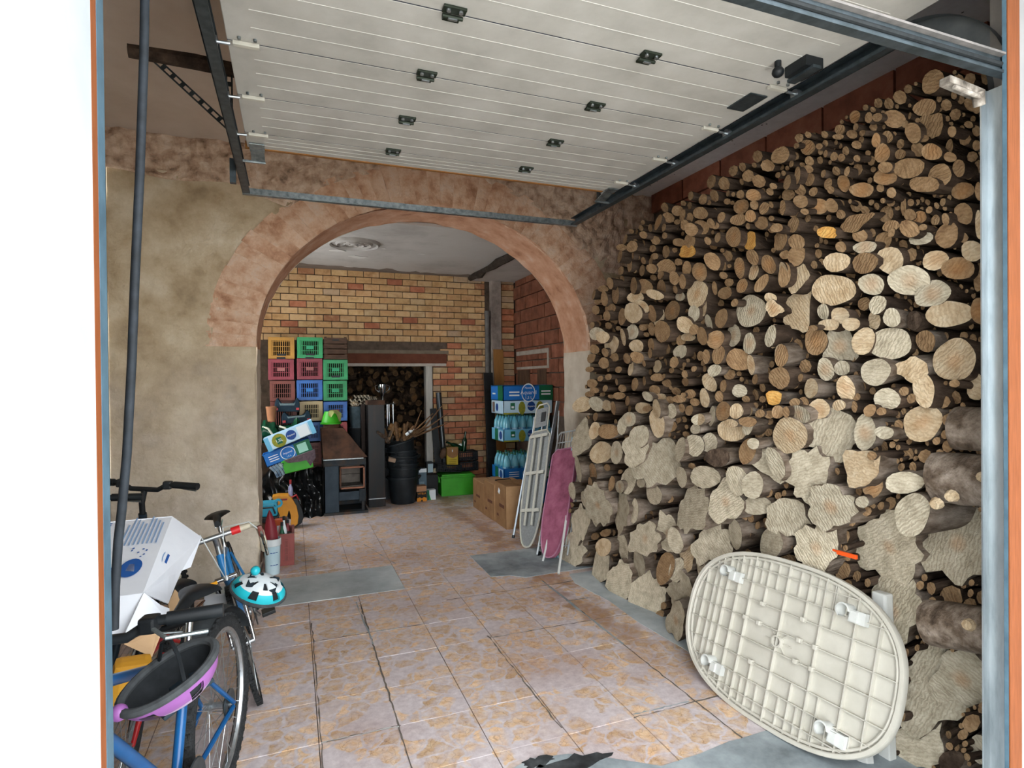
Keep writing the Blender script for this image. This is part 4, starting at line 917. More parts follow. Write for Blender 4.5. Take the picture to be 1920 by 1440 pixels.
# ---- child booster seats
def booster(u0, u1, vt, vb, Yc, lab, rot):
    p = at((u0+u1)/2, vb, Y=Yc); w_ = (at(u1, vb, Y=Yc)-at(u0, vb, Y=Yc)).x
    t = thing('booster_seat', lab, 'booster seat', p, (0, rot, 0), 'booster seats piled by the crates'); nav = mat('navy_fabric', ['#10202b', '#1a2f3d'], 30, .85); gr = mat('grey_fabric', ['#55666a', '#6b7b7e'], 40, .9)
    b = MB(); prof = [(-.5, 0), (.5, 0), (.5, .62), (.44, .95), (.36, 1.0), (.3, .62), (.2, .5), (-.2, .5), (-.3, .62), (-.36, 1.0), (-.44, .95), (-.5, .62)]
    hgt = (at(u0, vt, Y=Yc)-at(u0, vb, Y=Yc)).z
    b.prism([(a*w_, c*hgt) for a, c in prof], lambda a, c, q: (a, q, c), .18); b.build('shell', nav, t, bevel=.012)
    c = MB(); c.prism([(-.29*w_, .45*hgt), (.29*w_, .45*hgt), (.33*w_, .7*hgt), (.24*w_, .56*hgt), (-.24*w_, .56*hgt), (-.33*w_, .7*hgt)], lambda a, c_, q: (a, q-.004, c_), .16); c.build('seat_pad', gr, t, bevel=.006)
    for s in (-1, 1): MB().box((s*w_*.42, -.004, hgt*.2), (.035, .02, .03)).build('belt_guide', plastic('red', '#8c1f24', '#a52a2e'), t, bevel=.004)
booster(529, 584, 771, 793, 7.30, 'navy child booster seat with grey pad, lower of the pair', -.06)
booster(515, 562, 746, 772, 7.32, 'navy child booster seat with grey pad, upper of the pair', .02)
t = thing('plant_pot', 'orange-brown plastic pot beside the booster seats', 'pot', at(509, 790, Y=7.32)); MB().lathe([(1e-6, 0), (.042, 0), (.058, .15), (.062, .155), (.062, .175), (.052, .175), (.04, .02)], 18).build('pot_wall', mat('terracotta_plastic', ['#8f5f42', '#a8744f'], 8, .7), t, smooth=True); MB().lathe([(1e-6, .15), (.053, .15)], 14).build('soil', mat('soil', ['#2a211a', '#3f3228'], 30, .95), t)

# ---- cardboard drink trays, green bag, green lidded box, black sheeting
sky_b = mat('print_sky_blue', ['#5fa9cf', '#74bbdc'], 3, .5); blue_p = mat('print_blue', ['#1464b4', '#1d74c6'], 3, .45); navy_p = mat('print_navy', ['#0f3f86'], rough=.5); white_p = mat('print_white', ['#dfe8ec'], rough=.5); green_p = mat('print_green', ['#0e5a3c', '#146b48'], 4, .5); leaf_p = mat('print_leaf', ['#6b7a22', '#98922e'], 30, .6); pale_p = mat('print_pale_blue', ['#a9cfe6', '#c3deee'], 4, .5)
def tray(name, lab, loc, rot, w_, d, h, base, style):
    t = thing(name, lab, 'drinks tray', loc, rot)
    b = MB().b2((0, 0, 0), (w_, .008, h)).b2((0, d-.008, 0), (w_, d, h)).b2((0, 0, 0), (.008, d, h)).b2((w_-.008, 0, 0), (w_, d, h)).b2((0, 0, 0), (w_, d, .008)); b.build('tray_wall', base, t)
    o, ex, ey = Vector((0, 0, 0)), Vector((1, 0, 0)), Vector((0, 0, 1))
    def D(m, poly, name='print'): decal(t, name, m, o, ex, ey, poly)
    T = lambda s, size, x, z, m, al='CENTER': text(t, s, size, (x, -.008, z), ex, ey, m, align=al)
    if style == 'pale':
        D(sky_b, rect(0, 0, w_*.09, h)); D(sky_b, rect(w_*.91, 0, w_, h)); D(leaf_p, circ(w_*.27, h*.5, h*.5, 14)); D(green_p, rect(w_*.22, h*.25, w_*.32, h*.75)); T('1,5L', h*.3, w_*.27, h*.5, white_p)
        D(navy_p, circ(w_*.52, h*.55, h*.36)); T('Aquarel', h*.17, w_*.52, h*.55, white_p); D(white_p, rect(w_*.66, h*.1, w_*.88, h*.92))
    if style == 'blue':
        D(green_p, rect(w_*.66, 0, w_, h)); D(white_p, circ(w_*.5, h*.5, h*.56, 24, h*.5)); D(blue_p, circ(w_*.5, h*.5, h*.5, 24, h*.45)); T('Aquarel', h*.22, w_*.5, h*.55, white_p); T('1,5 L', h*.18, w_*.5, h*.25, white_p)
        for k in range(3): D(white_p, rect(w_*.1, h*(.3+.18*k), w_*.3, h*(.36+.18*k)))
        D(mat('print_mint', ['#9fd6c4'], rough=.5), rect(w_*.72, h*.15, w_*.92, h*.85))
    if style == 'topA':
        D(green_p, rect(w_*.72, 0, w_, h)); D(white_p, circ(w_*.5, h*.5, w_*.14, 24, h*.62)); D(blue_p, circ(w_*.5, h*.5, w_*.125, 24, h*.54)); T('Aquarel', h*.36, w_*.5, h*.52, white_p); T('1,5 L', h*.26, w_*.5, h*.18, white_p); T('Nestlé', h*.2, w_*.5, h*.82, white_p)
        for k in range(2): D(white_p, rect(w_*.12, h*(.3+.2*k), w_*.32, h*(.4+.2*k))); D(white_p, rect(w_*.76, h*(.35+.2*k), w_*.95, h*(.45+.2*k)))
    if style == 'topB':
        D(green_p, rect(w_*.14, h*.35, w_*.23, h*.85)); D(white_p, rect(w_*.16, h*.45, w_*.21, h*.6)); D(leaf_p, circ(w_*.37, h*.45, w_*.07, 12, h*.5)); D(leaf_p, circ(w_*.74, h*.45, w_*.08, 12, h*.5)); D(navy_p, circ(w_*.56, h*.58, w_*.08, 20, h*.36)); T('Aquarel', h*.2, w_*.56, h*.58, white_p); D(leaf_p, rect(0, 0, w_*.3, h*.12))
    return t
R1 = -.375
p = at(504, 848, Y=6.93); tray('drinks_tray', 'pale blue printed drinks tray lying tilted above the blue one', p, (0, R1, 0), .545, .22, .155, pale_p, 'pale')
p = at(500.5, 877, Y=6.96); tray('drinks_tray', 'deep blue and green printed drinks tray lying tilted under the pale one', p, (0, -.335, 0), .515, .24, .145, blue_p, 'blue')
gx = plastic('lime', '#2f9413', '#3aa81c')
def lidbox(name, lab, loc, rot, w_, d, h):
    t = thing(name, lab, 'box', loc, rot)
    MB().box((w_/2, d/2, h*.44), (w_, d, h*.88)).build('tub', gx, t, bevel=.008); MB().b2((-.012, -.012, h*.84), (w_+.012, d+.012, h*.93)).build('rim', gx, t, bevel=.005)
    MB().b2((.01, .004, h*.9), (w_-.01, d-.004, h)).build('lid', gx, t, bevel=.006)
    for s in (0, 1): MB().b2((s*w_-.02, d*.35, h*.6), (s*w_+.02, d*.65, h*.88)).build('handle', gx, t, bevel=.004)
    return t
t = lidbox('lidded_box', 'lime green plastic box tilted under the printed drinks trays', at(534.5, 889, Y=6.90), (0, -.19, 0), .31, .28, .15)
cl = MB(); poly = [(0, 0), (.33, .11), (.34, .02), (.28, -.075), (.24, .0), (.16, -.02), (.05, -.03)]
cl.prism(poly, lambda a, b, q: (a, q, b), .05); o = cl.build('grey_cloth', mat('mauve_grey_cloth', ['#4d4148', '#6b5c63'], 40, .95, bump=.5), None, bevel=.006, loc=at(532, 864, Y=6.88)); tag(o, 'mauve-grey cloth hanging over the tilted lime green box', 'cloth')
st = MB()
for k in range(6): st.tube([Vector((k*.03, 0, .012*k)), Vector((.05+k*.03, .005, -.05+.01*k)), Vector((.08+k*.03, .02, -.12+.012*k))], .015, 6)
o = st.build('striped_cloth', mat('striped_cloth', ['#2b4d78', '#7f97ad', '#b9c4cc'], 14, .9), None, smooth=True, loc=at(506, 876, Y=6.96)); tag(o, 'blue and white striped cloth under the deep blue drinks tray', 'cloth')
t = thing('shopping_bag', 'dark green glossy shopping bag with pale handles behind the pale drinks tray', 'bag', at(490, 830, Y=7.29))
b = MB(); n_, m_ = 18, 8; rows = []
for i in range(n_+1):
    a = i/n_; rows.append([b.bm.verts.new((a*.44, -.02+.1*math.sin(q/m_*PI)*-1 + .03*nz3((a*3, q, 0), 1.3, 4), q/m_*(.20+.06*math.sin(a*9)+.03*math.sin(a*23)))) for q in range(m_+1)])
for i in range(n_):
    for q in range(m_): b.face([rows[i][q], rows[i+1][q], rows[i+1][q+1], rows[i][q+1]])
b.build('bag_body', mat('green_gloss_bag', ['#062a1a', '#0c4029', '#12553a'], 7, .25, bump=.5, bscale=12), t, smooth=True); MB().b2((.0, .02, 0), (.44, .2, .19)).build('bag_back', mat('green_gloss_bag'if 0 else 'green_gloss_bag', ['#062a1a']), t, bevel=.03)
for x0 in (.02, .2): MB().tube([(x0, -.09, .19), (x0+.06, -.13, .17), (x0+.13, -.13, .06), (x0+.15, -.12, 0)], .012, 6).build('handle', mat('pale_strap', ['#b9b8a4'], rough=.7), t, smooth=True)
b = MB(); rows = []; n_, m_ = 44, 26
for i in range(n_+1):
    a = i/n_; x = -.36 + a*.70; top = .56 - .08*abs(nz3((a*4, 0, 0), 1, 3)) - .1*(1-min(1, a*6))
    rows.append([])
    for q in range(m_+1):
        f = q/m_; fold = .030*math.sin(a*38 + 5*f + 3*nz3((a*3, f*2, 0), 1.5, 6)) * (.35 if a < .5 else 1.1) + .05*nz3((a*5, f*4, 0), 1, 8) + .02*nz3((a*14, f*9, 0), 1, 9)
        rows[-1].append(b.bm.verts.new((x + .02*math.sin(6*f), 7.10 - .10*(1-f)**2 - .06*(1-abs(2*a-1)) + fold, f*top)))
    for q, yy in ((0, 7.42),): rows[-1].append(b.bm.verts.new((x, 7.44, top-.02)))
for i in range(n_):
    for q in range(m_+1): b.face([rows[i][q], rows[i+1][q], rows[i+1][q+1], rows[i][q+1]])
o = b.build('plastic_sheeting', mat('black_film', ['#0b0d0e', '#16191b'], 9, .22, bump=.25, bscale=30, spec=.5), None, smooth=True); tag(o, 'crumpled black plastic sheeting draped beside the iron stove', 'sheeting')
t = thing('cleaner_bottle', 'clear spray bottle with a red cap in front of the black sheeting', 'bottle', at(545, 931, Y=6.62))
MB().lathe([(1e-6, 0), (.022, 0), (.024, .02), (.024, .09), (.012, .12), (.009, .14), (1e-6, .14)], 14).build('bottle_body', mat('lilac_clear', ['#8f93b8'], rough=.15, spec=.6), t, smooth=True); MB().lathe([(.011, .135), (.012, .18), (1e-6, .182)], 12).build('cap', plastic('red', '#8c1f24', '#a52a2e'), t, smooth=True)

# ---- iron stove
t = thing('iron_stove', 'rusty iron wood stove with a sloping hood and an empty glass door', 'stove', (.325, 6.96, 0)); iron = mat('rusty_iron', ['#20262b', '#2d343a', '#3c3936', '#5a4234'], 6, .65, .4, bump=.2, bscale=40, detail=8); rust = mat('rust_hood', ['#2b211d', '#48342a', '#5c4030', '#3a3634'], 5, .8, .2, bump=.3, bscale=30, detail=9); ironb = mat('blue_black_iron', ['#222c34', '#2d3943', '#3a454d'], 5, .55, .4, bump=.1)
bx(t, 'side_panel', ironb, (0, 0, .03), (.17, .03, .63)); bx(t, 'side_panel', iron, (0, .0, .03), (.02, .42, .63)); bx(t, 'side_panel', iron, (.46, .02, .14), (.48, .42, .63)); bx(t, 'back_panel', iron, (0, .40, .03), (.48, .42, .63))
bx(t, 'top_band', iron, (0, -.012, .57), (.48, .03, .645)); bx(t, 'top_ledge', galv, (-.002, -.025, .640), (.45, .06, .655)); bx(t, 'ash_drawer', ironb, (.17, .008, .16), (.40, .05, .26)); bx(t, 'corner_block', iron, (.40, .0, .14), (.47, .06, .28)); bx(t, 'leg', iron, (.43, .01, 0), (.46, .05, .15)); bx(t, 'hearth_plate', iron, (.0, -.02, 0), (.50, .40, .03)); bx(t, 'inner_floor', iron, (.17, .05, .03), (.46, .40, .035))  # the floor inside is plain iron plate
dr = bx(t, 'door_frame', rust, (.178, -.018, .295), (.198, .012, .555)); 
for (a, b) in (((.445, -.018, .295), (.465, .012, .555)), ((.178, -.018, .295), (.465, .012, .315)), ((.178, -.018, .535), (.465, .012, .555))): bx(dr, 'frame_bar', mat('copper_edge', ['#6a4434', '#8a5f4a'], 9, .5, .5), a, b)
bx(t, 'firebrick', mat('sooty_firebrick', ['#57514b', '#7a726a', '#8f877f'], 7, .95, bump=.4), (.20, .30, .3), (.44, .34, .42)); bx(t, 'firebrick', mat('sooty_firebrick', ['#57514b']), (.20, .30, .425), (.44, .34, .55)); bx(t, 'ash_bed', mat('ash', ['#4a4642', '#7b7670'], 20, .95), (.19, .05, .28), (.45, .34, .32))
h = MB(); A = [(0, -.02, .655), (.5, -.02, .655), (.5, .42, .655), (0, .42, .655)]; B = [(-.015, .13, 1.0), (.24, .13, 1.0), (.24, .38, 1.0), (-.015, .38, 1.0)]
va, vb_ = h._v(A), h._v(B)
for k in range(4): h.face([va[k], va[(k+1) % 4], vb_[(k+1) % 4], vb_[k]])
h.face(va[::-1]); h.face(vb_); h.build('hood', rust, t, bevel=.006)
MB().lathe([(.1, .99), (.1, 1.05), (.09, 1.05), (.09, .99)], 20, (.115, .26, 0)).build('flue_collar', rust, t, smooth=True)
t = thing('green_bucket', 'lime green bucket upside down on the stove hood', 'bucket', (.43, 7.22, 1.045)); MB().lathe([(.115, 0), (.125, 0), (.125, .012), (.112, .02), (.072, .15), (1e-6, .15)], 24).build('bucket_wall', gx, t, smooth=True)
cl = MB(); rows = []
for i in range(9):
    a = -1.9 + i*.28; rows.append([cl.bm.verts.new((math.cos(a)*(.078+.045*f), math.sin(a)*(.078+.045*f), .16 - f*(.13 if i in (4, 5) else .05+.03*math.sin(i*2)))) for f in (0, .35, .7, 1)])
cc = cl.bm.verts.new((0, 0, .165))
for i in range(8):
    cl.face([cc, rows[i][0], rows[i+1][0]])
    for q in range(3): cl.face([rows[i][q], rows[i+1][q], rows[i+1][q+1], rows[i][q+1]])
o = cl.build('yellow_cloth', mat('yellow_cloth', ['#8f9a5a', '#a8b070'], 30, .95), None, smooth=True, loc=(.43, 7.22, 1.045)); tag(o, 'pale yellow cloth draped over the lime green bucket', 'cloth')

# ---- black duct, tall bin, egg trays, trophy
t = thing('black_duct', 'tall rust-streaked black square duct standing beside the stove', 'duct', (.86, 7.2, 0)); MB().b2((0, 0, 0), (.205, .2, 1.30)).build('duct_body', mat('black_rusty_duct', ['#090c0e', '#101416', '#191513', '#2b201b'], 4, .35, .3, stretch=(2, 2, .5), detail=8), t, bevel=.006); bx(t, 'white_paint_line', white_p, (-.002, -.002, .1), (.207, .0, .108), 0); bx(t, 'rust_rim', rust, (-.004, -.004, 1.26), (.209, .2, 1.315))
o = MB().box((0, 0, .5), (.05, .06, 1.26), (0, .0, 0)).build('dark_board', mat('brown_black_board', ['#1d1511', '#332620'], 5, .7), None, bevel=.004, loc=(.83, 7.445, .13)); tag(o, 'narrow brown-black board standing between the stove and the black duct', 'board')
t = thing('black_bin', 'tall black bin under the grey bucket behind the stove', 'bin', (.785, 7.62, 0)); MB().lathe([(1e-6, 0), (.09, 0), (.115, .93), (.12, .94), (.12, .96), (1e-6, .96)], 22).build('bin_wall', black_pl, t, smooth=True)
t = thing('grey_bucket', 'worn grey bucket with scraps standing on the tall black bin', 'bucket', (.785, 7.61, .96)); MB().lathe([(1e-6, 0), (.095, 0), (.112, .25), (.12, .26), (.12, .272), (.1, .272), (.09, .02)], 22).build('bucket_wall', mat('worn_grey_plastic', ['#263238', '#39474e', '#4f5d62'], 9, .6), t, smooth=True)
for k in range(7): MB().ell((rv.uniform(-.07, .07), rv.uniform(-.07, .05), .27+rv.uniform(0, .05)), (.035, .03, .03), 10, 6).build('wood_scrap', rv.choice((cut_t, bark)), t, smooth=True)
def eggtray(lab, x, y, z, w_):
    t = thing('egg_tray', lab, 'egg tray', (x, y, z), (0, 0, 0), 'egg trays on the bin'); b = MB(); n_, m_ = 30, 14; rows = []
    for i in range(n_+1):
        rows.append([b.bm.verts.new((w_*i/n_, .22*q/m_, .022+.022*math.sin(PI*2*5*i/n_)*1.0*(1 if q in (0,) else abs(math.cos(PI*2*q/m_*2))) )) for q in range(m_+1)])
    for i in range(n_):
        for q in range(m_): b.face([rows[i][q], rows[i+1][q], rows[i+1][q+1], rows[i][q+1]])
    lo = [b.bm.verts.new((w_*i/n_, 0, .012 + .012*math.cos(PI*2*5*i/n_))) for i in range(n_+1)]
    for i in range(n_): b.face([lo[i], lo[i+1], rows[i+1][0], rows[i][0]])
    b.build('pulp_sheet', mat('grey_pulp', ['#8b8271', '#a59c8a'], 30, .95), t, smooth=True)
eggtray('grey pulp egg tray, lowest of the pile beside the trophy', .68, 7.5, 1.24, .29)
eggtray('grey pulp egg tray, middle of the pile beside the trophy', .67, 7.5, 1.29, .29)
eggtray('grey pulp egg tray, topmost of the pile beside the trophy', .73, 7.5, 1.335, .21)
eggtray('grey pulp egg tray lying right beside the silver cup', .89, 7.52, 1.31, .13)
t = thing('trophy', 'silver trophy cup on chrome columns and a black base', 'trophy', at(735, 808, Y=7.70)); 
bx(t, 'base', black_pl, (-.09, -.05, 0), (.04, .07, .07))
for sx, sy in ((-.065, -.03), (.012, -.03), (-.03, .04)): MB().tube([(sx, sy, .07), (sx, sy, .36)], .011, 10).build('column', chrome, t, smooth=True)
MB().lathe([(1e-6, 0), (.014, 0), (.006, .02), (.0, .03)], 10, (.022, -.03, .37)).build('finial', chrome, t, smooth=True); bx(t, 'plate', black_pl, (-.2, -.05, .355), (.05, .07, .365), .002)
MB().lathe([(1e-6, .365), (.04, .365), (.035, .38), (.014, .40), (.012, .46), (.024, .48), (.045, .52), (.058, .58), (.06, .62), (.054, .62), (.045, .56), (1e-6, .5)], 24, (-.12, 0, 0)).build('cup', chrome, t, smooth=True)
for s in (-1, 1): MB().tube([(-.12+s*.04, 0, .51), (-.12+s*.085, 0, .55), (-.12+s*.095, 0, .60), (-.12+s*.065, 0, .61)], .006, 8).build('cup_handle', chrome, t, smooth=True)
# stand under the trophy
o = MB().b2((1.09, 7.63, 0), (1.24, 7.81, at(735, 808, Y=7.70).z)).build('black_stand', black_pl, None, bevel=.006); tag(o, 'plain black stand under the trophy behind the black tubs', 'stand')

# ---- black tubs and the bucket of firewood
tubm = mat('black_tub', ['#12171b', '#1c2226', '#283036'], 6, .5, bump=.15)
def tub(lab, loc, h, r0, r1, rot=(0, 0, 0), g=None):
    t = thing('black_tub', lab, 'tub', loc, rot, g)
    MB().lathe([(1e-6, 0), (r0, 0), (r0+.005, .01), (r1, h), (r1+.012, h+.005), (r1+.012, h+.02), (r1-.006, h+.02), (r0-.012, .02), (1e-6, .02)], 28).build('tub_wall', tubm, t, smooth=True)
    for s in (-1, 1): MB().tube([(s*(r1+.005), -.05, h-.02), (s*(r1+.035), -.03, h+.01), (s*(r1+.035), .03, h+.01), (s*(r1+.005), .05, h-.02)], .009, 8).build('handle', tubm, t, smooth=True)
    return t
TX, TY = 1.31, 7.36
tub('black flexible tub standing on the floor at the bottom of the stack', (TX, TY, 0), .32, .15, .19)
for k in range(5): tub('black flexible tub nested in the stack under the firewood bucket', (TX, TY, .16+.055*k), .27, .15, .185, (rv.uniform(-.05, .05), rv.uniform(-.06, .06), k), 'nested black tubs')
t = tub('tilted black bucket heaped with bark, cobs and twigs', (TX+.04, TY-.02, .52), .26, .12, .18, (0, -.3, 0))
woodm = mat('dry_twig', ['#4a3626', '#6b5038', '#8a6c4c'], 20, .9, bump=.3)
rt = random.Random(17)
for k in range(12):   # kindling pieces in the bucket, each its own thing
    a = Vector((TX-.13+rt.uniform(-.08, .16), TY-.04+rt.uniform(-.08, .08), .78+rt.uniform(-.01, .04))); L = rt.uniform(.12, .26); d = Vector((rt.uniform(-.5, .7), rt.uniform(-.4, .2), rt.uniform(.2, .9))).normalized()
    o = MB().tube([Vector((0, 0, 0)), d*L*.5+Vector((0, 0, rt.uniform(-.01, .02))), d*L], [.022, .02+rt.uniform(-.004, .01), .016], 8).build('kindling', rt.choice((woodm, cut_w, bark)), None, smooth=True, loc=a); tag(o, 'short chunk of kindling heaped in the tilted black bucket', 'kindling', 'kindling in the tilted bucket')
for (u, v) in ((846, 790), (830, 760), (822, 800), (812, 775), (790, 770), (840, 775), (800, 800)):
    A = Vector((TX+.03+rt.uniform(-.03, .05), TY-.05, .80)); B = at(u, v, Y=7.25); M_ = (A+B)/2 + Vector((rt.uniform(-.03, .03), 0, rt.uniform(-.03, .03)))
    o = MB().tube([Vector((0, 0, 0)), M_-A, B-A], [.012, .011, .005], 7).build('twig', woodm, None, smooth=True, loc=A); tag(o, 'long thin twig sticking out of the tilted black bucket towards the door post', 'twig', 'twigs in the tilted bucket')
t = thing('corn_cob_net', 'netted heap of corn cobs at the top of the tilted bucket', 'corn cobs', (TX-.09, TY-.02, .84)); 
for k in range(9): MB().ell((rt.uniform(-.06, .06), rt.uniform(-.05, .04), rt.uniform(-.02, .14)), (.03, .028, .05), 12, 8, Euler((rt.uniform(-1, 1), rt.uniform(-1, 1), 0)).to_matrix()).build('cob', mat('dry_cob', ['#6b4a2c', '#8f6a42', '#a8845a'], 25, .9, bump=.6), t, smooth=True)
t = thing('aerosol_can', 'white aerosol can lying on the heap in the tilted bucket', 'can', at(768, 810, Y=7.22), (0, -.65, 0)); MB().lathe([(1e-6, -.06), (.02, -.06), (.02, .03), (.012, .045), (.012, .065), (1e-6, .065)], 14, (0, 0, 0), Euler((0, PI/2, 0)).to_matrix()).build('can_body', white_p, t, smooth=True); MB().lathe([(.0205, -.02), (.0205, .0)], 14, (0, 0, 0), Euler((0, PI/2, 0)).to_matrix()).build('label_band', mat('grey_band', ['#6a7078'], rough=.5), t)
o = MB().box((0, 0, 0), (.09, .06, .05), (.2, .3, 0)).build('brick_chunk', mat('dusty_brick', ['#8a7462', '#a28c78'], 12, .95), None, bevel=.01, loc=at(735, 862, Y=7.2)); tag(o, 'pale brown brick chunk wedged on the rim of the stacked tubs', 'brick')

# ---- small boxes by the door post
def carton(name, lab, cat, u0, u1, vt, vb, Yc, d, m, prints=()):
    a = at(u0, vb, Y=Yc); b = at(u1, vt, Y=Yc); w_, h = b.x-a.x, b.z-a.z
    t = thing(name, lab, cat, a); MB().b2((0, 0, 0), (w_, d, h)).build('carton_body', m, t, bevel=.002)
    for (mm, poly) in prints: decal(t, 'print', mm, (0, 0, 0), (w_, 0, 0), (0, 0, h), poly)
    return t, w_, h
slate = mat('slate_blue_card', ['#4f6470', '#5f7480'], 5, .6)
t, w_, h = carton('tin_box', 'tall slate blue box with a white top label by the door post', 'box', 785, 799.5, 857, 912, 7.55, .1, slate, ((white_p, rect(.05, .87, 1, 1)), (mat('slate_light', ['#8497a1']), rect(.1, .25, .7, .55))))
t, w_, h = carton('orange_box', 'small black and orange printed box on the floor by the tubs', 'box', 782, 800, 921, 941, 7.3, .12, mat('black_card', ['#1c1712'], rough=.6), ((mat('orange_print', ['#d98a1e'], rough=.5), [(0, 0), (.35, 0), (.5, .25), (.65, 0), (1, 0), (1, .35), (.7, .45), (.5, .3), (.3, .45), (0, .35)]),))
text(t, 'VITELA', .035, (w_/2, -.0016, h*.8), (1, 0, 0), (0, 0, 1), mat('orange_print', ['#d98a1e']))
o = MB().b2((0, 0, 0), (w_, .12, .07)).build('orange_box_carton', mat('salmon_card', ['#a87a5a', '#b98d6c'], 6, .8), None, bevel=.002, loc=(t.location.x, 7.31, t.location.z+h)); o.name = 'brown_box'; tag(o, 'plain salmon-brown carton on top of the black and orange box', 'box')
t.location.z = 0
o.location.z = h
for q in [x for x in C.objects if x.name.startswith('tin_box')]: q.location.z = 0
t, w_, h = carton('white_box', 'small white and green box on the floor before the slate blue box', 'box', 801, 817, 918, 938, 7.35, .1, white_p, ((green_p, rect(0, 0, .25, 1)), (mat('green_print_light', ['#2f9e57'], rough=.5), [(.25, 0), (.45, 0), (.25, .6)]))); t.location.z = 0
t, w_, h = carton('black_box', 'black box under the pale card beside the lime green box', 'box', 800, 821, 889, 930, 7.6, .2, black_pl); t.location.z = 0
bh = h
t, w_, h = carton('pump_unit', 'black unit with a pale blue panel standing on the black box', 'appliance', 800, 812, 869, 890, 7.62, .1, black_pl, ((mat('pale_panel', ['#9fb6be'], rough=.5), rect(.2, .05, .98, .85)),)); t.location.z = bh+.025
o = MB().box((0, 0, 0), (.07, .01, .06), (.2, .0, .5)).build('card_label', mat('cream_card', ['#c9bf9f'], rough=.8), None, bevel=.001, loc=(t.location.x+.12, 7.63, bh+.055)); tag(o, 'small cream card leaning on the black box', 'card')

# ---- lime box with crates, bag and bottle
gb = lidbox('lidded_box', 'lime green plastic box standing on the floor below the black crates', (1.845, 7.50, 0), (0, 0, -.06), .445, .3, .29)
def bcrate(lab, loc, w_, d, h, rot):
    t = thing('black_crate', lab, 'crate', loc, rot, 'black crates above the lime box'); g = MB()
    for z0 in (0, h-.018): g.b2((0, 0, z0), (w_, .01, z0+.018)).b2((0, d-.01, z0), (w_, d, z0+.018)).b2((0, 0, z0), (.01, d, z0+.018)).b2((w_-.01, 0, z0), (w_, d, z0+.018))
    g.build('rim', black_pl, t); b = MB(); n_ = int(w_/.025)
    for k in range(n_+1): b.b2((w_*k/n_-.004 if k else 0, 0, 0), (w_*k/n_+.004, .008, h))
    for k in range(2): b.b2((0, 0, h*(.35+.3*k)), (w_, .008, h*(.35+.3*k)+.006))
    for k in range(9): b.b2((0, d*k/9, 0), (.008, d*k/9+.012, h)).b2((w_-.008, d*k/9, 0), (w_, d*k/9+.012, h))
    b.build('lattice', mat('black_crate_grey', ['#1c2125', '#2a3036'], 9, .45), t); bx(t, 'base', black_pl, (0, 0, 0), (w_, d, .006), 0)
bcrate('low black lattice crate lying tilted on the lime green box', (1.80, 7.56, .325), .34, .24, .10, (0, .08, 0))
bcrate('black lattice crate standing right of the tilted one', (2.14, 7.62, .30), .26, .22, .13, (0, 0, 0)); bcrate('black lattice crate stacked on another right of the yellow bag', (2.13, 7.63, .435), .27, .22, .13, (0, -.02, 0))
t = thing('yellow_bag', 'yellow paper bag with a brown flap standing in the black crate', 'bag', at(838.5, 876, Y=7.62)); MB().b2((0, 0, 0), (.155, .07, .27)).build('bag_body', mat('yellow_paper', ['#b39a2c', '#c7ae3c'], 8, .7), t, bevel=.006)
f = MB(); f.prism([(-.002, .27), (.157, .27), (.157, .17), (.13, .135), (.08, .12), (.03, .135), (-.002, .17)], lambda a, b, q: (a, -.006+q, b), .006); f.build('flap', mat('brown_flap', ['#85603a', '#97704a'], 9, .8), t); bx(t, 'clasp', white_p, (.068, -.01, .205), (.08, -.005, .235), .001)
for k in range(4): bx(t, 'print_line', mat('dim_print', ['#7f6d22']), (.02, -.0012, .02+.025*k), (.13, .001, .026+.025*k), 0)
def gbottle(lab, loc, rot):
    t = thing('green_bottle', lab, 'bottle', loc, rot, 'green glass bottles'); MB().lathe([(1e-6, 0), (.034, 0), (.036, .01), (.036, .13), (.03, .165), (.014, .2), (.013, .26), (.016, .262), (.016, .275), (1e-6, .275)], 18).build('glass', mat('dark_green_glass', ['#052c17', '#0a3d22'], 5, .1, spec=.7), t, smooth=True)
gbottle('green glass bottle standing upright on the stacked black crates', (2.215, 7.70, .565), (0, .12, 0)); gbottle('green glass bottle lying across the black crate behind the yellow bag', (2.20, 7.72, .60), (0, -1.15, .3))
o = MB().box((0, 0, 0), (.12, .02, .035), (0, -.3, 0)).build('white_cable_clip', white_p, None, bevel=.004, loc=at(858, 836, Y=7.7)); o.name = 'white_tool'; tag(o, 'white plastic tool leaning behind the yellow bag', 'tool')
o = MB().ell((0, 0, 0), (.045, .05, .08), 12, 8, Euler((0, .3, 0)).to_matrix()).build('brown_pouch', mat('brown_pouch', ['#4d3a2e', '#6a5241'], 12, .9, bump=.5), None, smooth=True, loc=at(831, 850, Y=7.68)); tag(o, 'brown cloth pouch beside the yellow bag', 'pouch')
def leaner(name, lab, cat, a, b, r, m, n=12, box=None):
    d = b-a
    if box: 
        x = d.normalized().cross(Vector((0, 1, 0))).normalized(); y = d.normalized().cross(x); R = Matrix((x, y, d.normalized())).transposed(); o = MB().box(d/2, (*box, d.length), R).build(name, m, None, bevel=.003, loc=a)
    else: o = MB().tube([Vector((0, 0, 0)), d], r, n).build(name, m, None, smooth=True, loc=a)
    return tag(o, lab, cat)
leaner('stove_pipe', 'dark grey metal pipe leaning on the red bricks by the door post', 'pipe', Vector((2.02, 7.90, .0)), at(822, 736, Y=7.98), .04, mat('dull_grey_pipe', ['#3a3d3f', '#54585a'], 8, .35, .7))
leaner('black_plank', 'narrow black plank leaning beside the grey pipe', 'plank', Vector((1.93, 7.88, 0)), at(812, 766, Y=7.97), .03, black_pl, box=(.09, .02))
leaner('black_sheet', 'tall black sheet leaning in the corner by the water bottles', 'panel', Vector((2.60, 7.55, 0)), at(915, 699, Y=7.78), 0, black_pl, box=(.135, .03))
